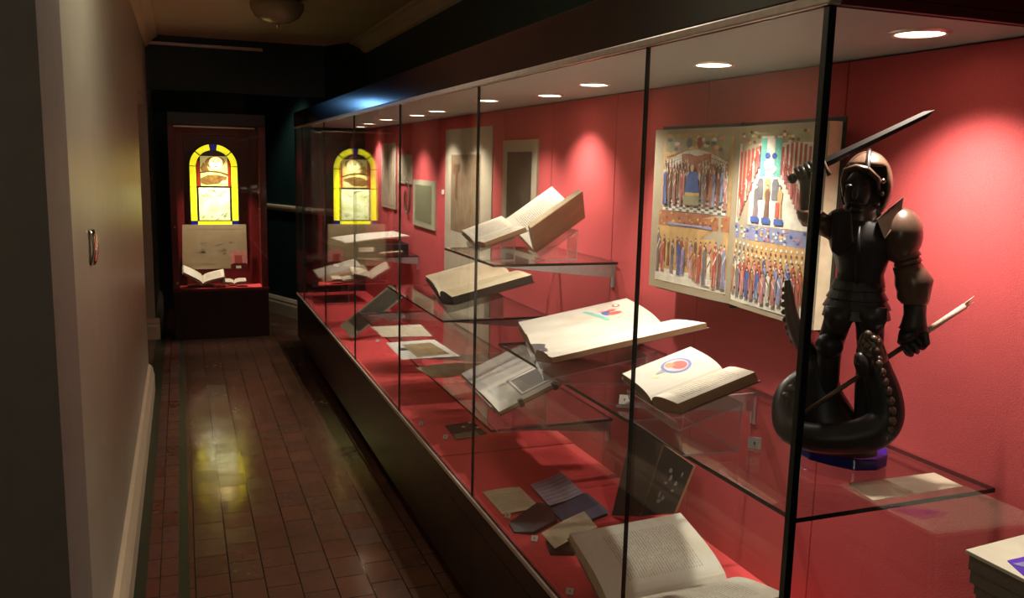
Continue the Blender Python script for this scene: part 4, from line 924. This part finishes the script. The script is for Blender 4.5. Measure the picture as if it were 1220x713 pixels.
bl.add([e0+pw_*hw, e0-kd*.0028, e0-pw_*hw, e0+kd*.0028, e1+pw_*hw*.7, e1-kd*.002, e1-pw_*hw*.7, e1+kd*.002, e2], [(0, 1, 5, 4), (1, 2, 6, 5), (2, 3, 7, 6), (3, 0, 4, 7), (4, 5, 8), (5, 6, 8), (6, 7, 8), (7, 4, 8), (3, 2, 1, 0)]); bl.build('sword_blade', BRONZE_SHADE, ST)
# legs: greaves and knee cops
for (x, y, d_) in ((988, 412, -.014), (1037, 420, -.014)):
    kc = MB(); kc.ball(k(x, y, d_-.012), .027, .022, .026, 18, 12, 0, AX); kc.build('knee_cop', BRONZE_SHADE, ST, smooth=True)
# skirted mound under the knight
md = MB(); md.loft([sec(995, 536, 52, .046), sec(995, 528, 52, .048), sec(992, 514, 46, .05), sec(984, 490, 38, .044, .01), sec(977, 462, 28, .036, .012), sec(975, 440, 23, .03, .012), sec(976, 420, 16, .024, .012)], 32)
for q in md.v: q += kr*.004*noise.noise(q*38)+V((0, 0, .004*noise.noise(q*31+V((5, 0, 0)))))
md.build('rock_mound', BRONZE_SHADE, ST, smooth=True)
# serpent
def spline(pts_, n):
    out = []
    P_ = [pts_[0]]+pts_+[pts_[-1]]
    for i in range(1, len(P_)-2):
        for j in range(n):
            t_ = j/n; a, b2, c_, d_ = P_[i-1], P_[i], P_[i+1], P_[i+2]
            out.append(tuple(.5*((2*b2[m])+(-a[m]+c_[m])*t_+(2*a[m]-5*b2[m]+4*c_[m]-d_[m])*t_*t_+(-a[m]+3*b2[m]-3*c_[m]+d_[m])*t_**3) for m in range(len(b2))))
    out.append(tuple(P_[-2])); return out
dr_ = [(938, 334, .0, 4), (940, 352, .0, 6.5), (943, 375, .0, 8.5), (952, 402, .0, 11), (970, 428, .02, 13), (978, 448, .05, 14), (958, 452, .03, 15), (938, 470, .0, 16), (935, 496, -.03, 17), (944, 514, -.055, 18), (972, 522, -.07, 19), (1008, 522, -.07, 21), (1040, 515, -.06, 23), (1055, 498, -.05, 22), (1054, 472, -.045, 21), (1046, 444, -.045, 18), (1040, 424, -.045, 15)]
sp_p = spline(dr_, 6)
sb = MB(); sb.tube([k(x, y, d_) for x, y, d_, r_ in sp_p], [r_*PXM for *_, r_ in sp_p], 20); sb.build('serpent_body', BRONZE_SHADE, ST, smooth=True)
hd_ = MB(); hd_.loft([sec(1042, 440, 14, .022, -.045), sec(1040, 425, 18, .03, -.048), sec(1038, 412, 16, .026, -.05), sec(1037, 400, 11, .018, -.05), sec(1037, 394, 6, .01, -.05)], 22)
hd_.ball(k(1030, 408, -.07), .008, .007, .008, 10, 8); hd_.ball(k(1047, 408, -.068), .008, .007, .008, 10, 8)
hd_.build('serpent_head', KNOB, ST, smooth=True)
jw = MB(); jw.loft([sec(1030, 446, 9, .016, -.075), sec(1027, 434, 10, .015, -.082), sec(1025, 424, 7, .01, -.085), sec(1025, 420, 3, .005, -.085)], 16); jw.build('serpent_jaw', BRONZE_SHADE, ST, smooth=True)
tg = MB(); tg.tube([k(1034, 430, -.08), k(1022, 434, -.095)], [.0022, .0012], 8); tg.build('serpent_tongue', PALEWOOD, ST)
for i, (x, y) in enumerate(((1034, 398), (1041, 404), (1034, 412), (1043, 418), (1036, 424), (1047, 428))): MB().ball(k(x, y, -.078), .0075, .007, .007, 10, 8, 0, AX).build('scale_knob', KNOB, ST, smooth=True)
for (x, y) in ((1050, 434), (1054, 444), (1057, 455), (1061, 466), (1064, 478), (1066, 490), (1066, 502), (1063, 512), (1057, 521)): MB().ball(k(x-3, y, -.082), .0075, .0075, .009, 10, 8, 0, AX).build('scale_knob', KNOB, ST, smooth=True)
for (x, y) in ((937, 462), (930, 471), (925, 481), (924, 491)): MB().ball(k(x+6, y, -.03), .0075, .006, .006, 10, 8, 0, AX).build('scale_knob', KNOB, ST, smooth=True)
for (x, y) in ((933, 345), (932.5, 354), (932, 363), (932.5, 372), (934, 381), (936, 390), (939, 398), (943, 406)): MB().ball(k(x+1.5, y, 0), .006, .005, .006, 10, 8, 0, AX).build('scale_knob', BRONZE_SHADE, ST, smooth=True)
# blue base
zb_ = SH['K']+.0006
bpx = [(964, 549), (990, 556), (1018, 562), (1045, 562), (1056, 557), (1057, 549), (1030, 536), (990, 530), (960, 534), (950, 541)]
bs = MB(); low = [at_z(x, y, zb_) for x, y in bpx]; bs.prism(low, (0, 0, .026)); bs.build('blue_base', BLUEB, ST, bevel=.004)

# ------------------------------------------------------------------ leaflets in front of the near end
pdm = thing('leaflet_plinth', 'dark plinth under the stack of leaflets, below the frame', 'plinth', (1.36, .86, 0))
MB().box(1.2, 1.52, .70, 1.035, 0.08, .80).build('body', PLINTH, pdm, bevel=.004); MB().box(1.22, 1.51, .72, 1.02, 0, .08).build('foot', BLACK, pdm)
# stack: a tray of grey slabs with a white card and a purple-printed leaflet on top
zt0 = .955
cA, cB = at_z(1150.5, 655, zt0), at_z(1220, 637, zt0); eB = (cB-cA).normalized(); eF = (at_z(1220, 690, zt0)-cA).normalized()
def pile(z0, z1, ins, mat, label, name='leaflet_pack'):
    o = cA+eB*ins+eF*ins*.6; o = V((o.x, o.y, z0)); wB, wF = .26, .24
    e2 = V((eB.x, eB.y, 0)).normalized(); f2 = V((eF.x, eF.y, 0)).normalized()
    m = MB(); m.prism([o, o+f2*wF, o+f2*wF+e2*wB, o+e2*wB], (0, 0, z1-z0)); return solo(name, m, mat, label, 'leaflets', 'packs of leaflets on the plinth', bevel=.0012)
zc_ = .8005
for i, (h, ins) in enumerate(((.028, .03), (.024, .026), (.022, .022), (.020, .018), (.025, .010), (.028, .006))):
    pile(zc_, zc_+h-.001, ins, COV_GREY if i != 1 else COV_BROWN, ['grey leaflet pack at the bottom of the stack by the case end', 'brown leaflet pack just above the lowest pack', 'grey leaflet pack third from the bottom of the stack', 'grey leaflet pack in the middle of the stack by the case end', 'thick grey leaflet pack below the topmost grey pack', 'topmost grey leaflet pack, right under the white card'][i]); zc_ += h
top = pile(zc_+.0002, zt0, 0, IVORY, 'white card on top of the leaflet stack at lower right', 'leaflet_card')
q = [at_z(x, y, zt0+.0006) for x, y in ((1200, 669), (1222, 689), (1240, 680), (1240, 664), (1222, 664))]
lf = thing('leaflet', 'purple printed leaflet lying on the white card at lower right', 'leaflet', q[0])
MB().prism(q, (0, 0, .0012)).build('sheet', PURPLE, lf)
q2 = [at_z(x, y, zt0+.002) for x, y in ((1206, 672.5), (1222, 677), (1235, 674), (1220, 670))]; MB().prism(q2, (0, 0, .0006)).build('folded_edge', PLILAC, lf)

# ------------------------------------------------------------------ end cabinet with the stained glass
CY = 7.95; CX0, CX1 = -.095, .705; CB = 8.33
cab = thing('display_cabinet', 'tall oxblood cabinet with a lit stained-glass panel at the corridor end', 'cabinet', (.305, 8.1, 0))
MB().box(CX0, CX1, CY, CB, 0, .425).build('base', CABDARK, cab, bevel=.004)
MB().box(CX0-.006, CX1+.006, CY-.006, CB, .425, .445).build('sill', CABRED, cab, bevel=.003)
MB().box(CX0, CX1, CY, CB, 1.86, 1.965).build('cornice', CABDARK, cab, bevel=.004)
MB().box(CX0, CX0+.055, CY+.012, CB, .445, 1.86).build('side_panel', CABRED, cab); MB().box(CX1-.055, CX1, CY+.012, CB, .445, 1.86).build('side_panel', CABRED, cab)
MB().box(CX0+.055, CX1-.055, 8.24, CB, .445, 1.86).build('back_board', CABRED, cab)
fr = MB(); fr.box(CX0+.055, CX0+.12, 8.19, 8.24, .445, 1.86); fr.box(CX1-.12, CX1-.055, 8.19, 8.24, .445, 1.86); fr.box(CX0+.12, CX1-.12, 8.19, 8.24, 1.78, 1.86); fr.build('inner_frame', CABRED, cab, bevel=.004)
MB().box(CX0+.055, CX1-.055, CY+.012, 8.24, .445, .449).build('fabric_bed', REDBED, cab)
MB().box(CX0+.05, CX1-.09, CY-.004, CY+.012, 1.838, 1.852).build('light_trim', RAIL, cab, bevel=.002)
pane(CX0+.003, CX1-.003, CY+.002, CY+.010, .447, 1.836, 'x').build('glass_pane', [GLASS, EDGE], cab)
for (x, z) in ((CX0+.03, .99), (CX1-.06, 1.15), (CX0+.035, .50)): MB().lathe([(0, .0), (.012, 0), (.012, .003), (0, .004)], (0, 0, 0), 14).build('glass_stud', CHROME, cab) if False else MB().box(x-.009, x+.009, CY-.003, CY+.002, z-.009, z+.009).build('glass_stud', CHROME, cab, bevel=.002)
# stained glass, backlit
SGY = 8.15; sg = thing('stained_glass_panel', 'arched stained-glass panel with yellow border and a painted face, lit from behind', 'stained glass', (.27, SGY, .995))
xc, z0s, hw_, zs = .273, .995, .2, 1.508
YEL = backlit('lit_yellow_glass', (240, 226, 20), 1.0, (248, 238, 50), 20); LBLUE = backlit('lit_blue_glass', (22, 18, 120), .5); LRED = backlit('lit_red_glass', (150, 44, 16), .6, (120, 26, 12))
LPALE = backlit('lit_pale_glass', (196, 206, 122), .8, (252, 250, 206), 11); LCREAM = backlit('lit_cream_glass', (176, 152, 84), .6, (214, 196, 124), 16)
LBROWN = backlit('lit_brown_paint', (126, 96, 46), .4, (84, 60, 26), 30); LFACE = backlit('lit_face_glass', (214, 196, 124), .6, (236, 222, 160), 20); LEAD = plain('lead_came', (16, 14, 12), .5); LDARK = backlit('lit_dark_glass', (50, 26, 20), .3); LSKET = backlit('lit_grey_paint', (150, 158, 96), .5)
def quad(mb, pts_, m=0, y=SGY, th=.004): mb.prism([V((x, y, z)) for x, z in pts_], (0, th, 0), m)
bw = .052
arc_o = lambda a, r: (xc+r*math.cos(a), zs+r*.98*math.sin(a))
m = MB()
quad(m, [(xc-hw_-.01, z0s-.01), (xc+hw_+.01, z0s-.01), (xc+hw_+.01, zs)]+[arc_o(math.pi*k_/24, hw_+.01) for k_ in range(1, 24)]+[(xc-hw_-.01, zs)], 0, SGY+.004, .008); m.build('lead_frame', LEAD, sg)
m = MB()
for s_ in (-1, 1):
    xo, xi = xc+s_*hw_, xc+s_*(hw_-bw)
    quad(m, [(xo, z0s+.035), (xi, z0s+.035), (xi, 1.325), (xo, 1.325)]); quad(m, [(xo, 1.33), (xi, 1.33), (xi, zs), (xo, zs)])
    for a0, a1 in ((2, 40), (43, 80)):
        aa = [R(a0+(a1-a0)*q/6) for q in range(7)]; f_ = (lambda a: a) if s_ > 0 else (lambda a: math.pi-a)
        for q in range(6): quad(m, [arc_o(f_(aa[q]), hw_), arc_o(f_(aa[q]), hw_-bw), arc_o(f_(aa[q+1]), hw_-bw), arc_o(f_(aa[q+1]), hw_)])
quad(m, [(xc-hw_+bw+.005, z0s), (xc+hw_-bw-.005, z0s), (xc+hw_-bw-.005, z0s+.03), (xc-hw_+bw+.005, z0s+.03)])
m.build('yellow_border', YEL, sg)
m = MB()
for s_ in (-1, 1): quad(m, [(xc+s_*hw_, z0s-.004), (xc+s_*(hw_-bw), z0s-.004), (xc+s_*(hw_-bw), z0s+.03), (xc+s_*hw_, z0s+.03)])
quad(m, [arc_o(R(82), hw_), arc_o(R(82), hw_-bw), arc_o(R(98), hw_-bw), arc_o(R(98), hw_)]); m.build('blue_corner', LBLUE, sg)
m = MB(); quad(m, [(xc-.118, 1.335), (xc-.142, 1.335), (xc-.142, 1.56), (xc-.118, 1.56)]); quad(m, [(xc+.118, 1.335), (xc+.142, 1.335), (xc+.142, 1.56), (xc+.118, 1.56)]); m.build('red_strip', LRED, sg)
m = MB(); quad(m, [(xc-.14, 1.605), (xc+.14, 1.605), (xc+.09, 1.64), (xc, 1.652), (xc-.09, 1.64)]); m.build('dark_head_piece', LDARK, sg)
m = MB(); quad(m, [(xc-.13, z0s+.04), (xc+.13, z0s+.04), (xc+.13, 1.322), (xc-.13, 1.322)]); m.build('lower_pane', LPALE, sg)
m = MB(); quad(m, [(xc-.112, 1.338), (xc+.118, 1.338), (xc+.118, 1.6), (xc-.112, 1.6)]); m.build('upper_pane', LCREAM, sg)
def el2(cx, cz, rx, rz, n=18, rot=0): return [(cx+rx*math.cos(2*math.pi*q/n)*math.cos(rot)-rz*math.sin(2*math.pi*q/n)*math.sin(rot), cz+rx*math.cos(2*math.pi*q/n)*math.sin(rot)+rz*math.sin(2*math.pi*q/n)*math.cos(rot)) for q in range(n)]
m = MB()
quad(m, el2(xc+.02, 1.54, .058, .058), 0, SGY-.0012, .001)
quad(m, el2(xc+.012, 1.548, .085, .052, 20, .1), 1, SGY-.0006, .0005); quad(m, [(xc-.11, 1.50), (xc-.085, 1.545), (xc-.06, 1.52), (xc-.035, 1.47), (xc-.07, 1.455), (xc-.105, 1.47)], 1, SGY-.0008, .0005)
quad(m, [(xc-.11, 1.405), (xc-.05, 1.435), (xc+.03, 1.438), (xc+.11, 1.42), (xc+.10, 1.385), (xc+.03, 1.36), (xc-.06, 1.35), (xc-.11, 1.365)], 1, SGY-.0012, .001)
quad(m, [(xc-.112, 1.45), (xc-.03, 1.462), (xc+.05, 1.455), (xc+.118, 1.43), (xc+.118, 1.444), (xc+.05, 1.468), (xc-.03, 1.474), (xc-.112, 1.462)], 2, SGY-.0013, .001)
quad(m, el2(xc+.085, 1.37, .032, .02, 12, .3), 0, SGY-.0016, .001)
for (x, z, a, b2) in ((xc+.0, 1.552, .010, .0035), (xc+.042, 1.552, .010, .0035)): quad(m, el2(x, z, a, b2, 10), 2, SGY-.0024, .001)
quad(m, [(xc-.008, 1.563), (xc+.01, 1.566), (xc+.01, 1.563), (xc-.008, 1.56)], 2, SGY-.0024, .001); quad(m, [(xc+.03, 1.566), (xc+.052, 1.562), (xc+.052, 1.559), (xc+.03, 1.563)], 2, SGY-.0024, .001)
quad(m, [(xc+.018, 1.55), (xc+.022, 1.55), (xc+.026, 1.53), (xc+.016, 1.528), (xc+.016, 1.525), (xc+.03, 1.527)], 2, SGY-.0024, .001); quad(m, el2(xc+.02, 1.511, .014, .0035, 10), 2, SGY-.0024, .001)
m.build('painted_face', [LFACE, LBROWN, backlit('lit_dark_lines', (78, 56, 26), .25)], sg)
m = MB()
for q in range(16):
    x, z = xc+random.uniform(-.11, .11), random.choice((1.3, 1.28, 1.25, 1.06, 1.08, 1.05))+random.uniform(-.02, .02)
    quad(m, el2(x, z, .02, .004, 8, random.uniform(-1, 1)), 0, SGY-.0012, .001)
m.build('painted_lines', LSKET, sg)
# drawing on a cream card below it, books in front
cdw = thing('mounted_drawing', 'wide cream card with a faint sketch and small colour photograph, in end cabinet', 'print', (.27, 8.14, .59))
pp = [at_y(x, y, 8.13) for x, y in ((217.5, 321.5), (295, 319.5), (293, 267.5), (217, 268))]
pp[0].z += 0; MB().slab(pp, .006, 0, 0).build('card', page('sketch_card', (216, 194, 152), 0), cdw)
def L4(u, v): return pp[0]*(1-u)*(1-v)+pp[1]*u*(1-v)+pp[2]*u*v+pp[3]*(1-u)*v + V((0, -.0068, 0))
m = MB()
for (u, v, a, b2) in ((.30, .40, .09, .035), (.33, .43, .05, .03), (.62, .42, .07, .045), (.56, .56, .09, .02), (.32, .58, .03, .03), (.78, .60, .04, .03), (.65, .38, .04, .03)):
    for q in range(4):
        du, dv = random.uniform(-.04, .04), random.uniform(-.03, .03); m.add([L4(u+du+a*.5*math.cos(k_), v+dv+b2*.4*math.sin(k_)) for k_ in range(6)], [list(range(6))], 0)
for v in (.1, .13): m.add([L4(.08, v), L4(.5, v), L4(.5, v+.01), L4(.08, v+.01)], [(0, 1, 2, 3)], 0)
for v, u0, u1 in ((.90, .06, .94),): m.add([L4(u0, v), L4(u1, v), L4(u1, v+.006), L4(u0, v+.006)], [(0, 1, 2, 3)], 0)
m.build('sketch_lines', SMOKE, cdw)
m = MB()
def Lp(u0, u1, v0, v1, mi, dy): m.add([L4(u0, v0)+V((0, dy, 0)), L4(u1, v0)+V((0, dy, 0)), L4(u1, v1)+V((0, dy, 0)), L4(u0, v1)+V((0, dy, 0))], [(0, 1, 2, 3)], mi)
Lp(.74, 1.0, .0, .40, 0, -.0004); Lp(.80, .92, .10, .30, 1, -.0007); Lp(.74, 1.0, .0, .10, 2, -.0008); Lp(.77, .98, .09, .12, 2, -.0009); Lp(.82, .90, .0, .06, 3, -.0010)
m.build('colour_photograph', [PPINK, PRED, COV_RED, PWHITE], cdw)
Mb1 = Matrix(((1, 0, 0, .125), (0, .78, -.62, 7.99), (0, .62, .78, .505), (0, 0, 0, 1)))
def flatframe(x, y, z, tilt, yaw=0):
    return Matrix.Translation((x, y, z)) @ Matrix.Rotation(R(yaw), 4, 'Z') @ Matrix.Rotation(R(tilt), 4, 'X')
c1 = open_book('open_book', 'open cream book with raised left page on the left of the end cabinet', 'book', flatframe(.15, 7.985, .488, 20), 36, 20, .19, .15, (.018, .014), [P_WHITE, P_TEXT], COV_BLACK, EDGE_CREAM, .012)
c2 = open_book('open_book', 'small open white book on red cloth at the right of the end cabinet', 'book', flatframe(.415, 7.985, .476, 10), 12, 14, .105, .10, (.012, .008), [P_TEXT, P_TEXT], COV_BLACK, EDGE_CREAM, .014)
m = MB(); m.box(.295, .43, 7.965, 8.06, .4495, .4555); solo('red_cloth_pad', m, plain('bright_red_cloth', (222, 70, 52), .8), 'bright red cloth pad under the small white book in end cabinet', 'pad', bevel=.002)
mm = MB(); mm.prism([(0.02, 8.0, .4495), (.24, 8.0, .4495), (.24, 8.12, .4495), (.02, 8.12, .4495)], (0, 0, .014)); solo('display_block', mm, COV_BLACK, 'low dark block under the raised cream book in end cabinet', 'block', bevel=.002)
# cabinet lamp
def lamp(kind, loc, e, col, size=.02, target=None, spot=90, blend=.5):
    ld = bpy.data.lights.new('cabinet_or_fill_light', kind); ld.energy = e; ld.color = col
    if kind == 'SPOT': ld.spot_size = R(spot); ld.spot_blend = blend; ld.shadow_soft_size = size
    elif kind == 'POINT': ld.shadow_soft_size = size
    else: ld.size = size
    lo = bpy.data.objects.new('cabinet_or_fill_light', ld); COL.objects.link(lo); lo.location = loc
    if target is not None: lo.rotation_euler = (V(target)-V(loc)).to_track_quat('-Z', 'Y').to_euler()
    return ld
lamp('SPOT', (.3, 7.972, 1.82), 110, (1, .88, .72), .015, (.28, 8.12, .62), 64, .9)
# dim unseen fill lamp added behind the photographer
lamp('POINT', (-1.0, -.9, 2.0), 13, (1, .9, .72), .12)
bl_ = lamp('AREA', (XW-.03, 9.66, 2.24), .025, (.2, .5, 1), .16, (.9, 4.2, 1.91)); bl_.spread = R(16)  # narrow unseen beam added to put the blue gleam on the fascia
lamp('AREA', (.3, 2.7, 2.59), 9, (1, .9, .74), .35, (-.1, 2.9, 0))  # unseen fill added over the corridor to brighten the left wall
lamp('SPOT', (.85, 8.4, 2.5), 26, (1, .92, .78), .04, (1.02, 8.95, .35), 66, .8)  # added spot hidden behind the header, brightens the angled wall and skirting

wd_ = bpy.data.worlds.new('world'); sc.world = wd_; wd_.use_nodes = True
wd_.node_tree.nodes['Background'].inputs[0].default_value = (.8, .7, .5, 1); wd_.node_tree.nodes['Background'].inputs[1].default_value = .02
sc.view_settings.view_transform = 'Standard'; sc.view_settings.look = 'None'; sc.view_settings.gamma = 1; sc.view_settings.exposure = .15; sc.view_settings.use_curve_mapping = False
sc.cycles.transparent_max_bounces = 40; sc.cycles.max_bounces = 10; sc.cycles.glossy_bounces = 6; sc.cycles.diffuse_bounces = 5
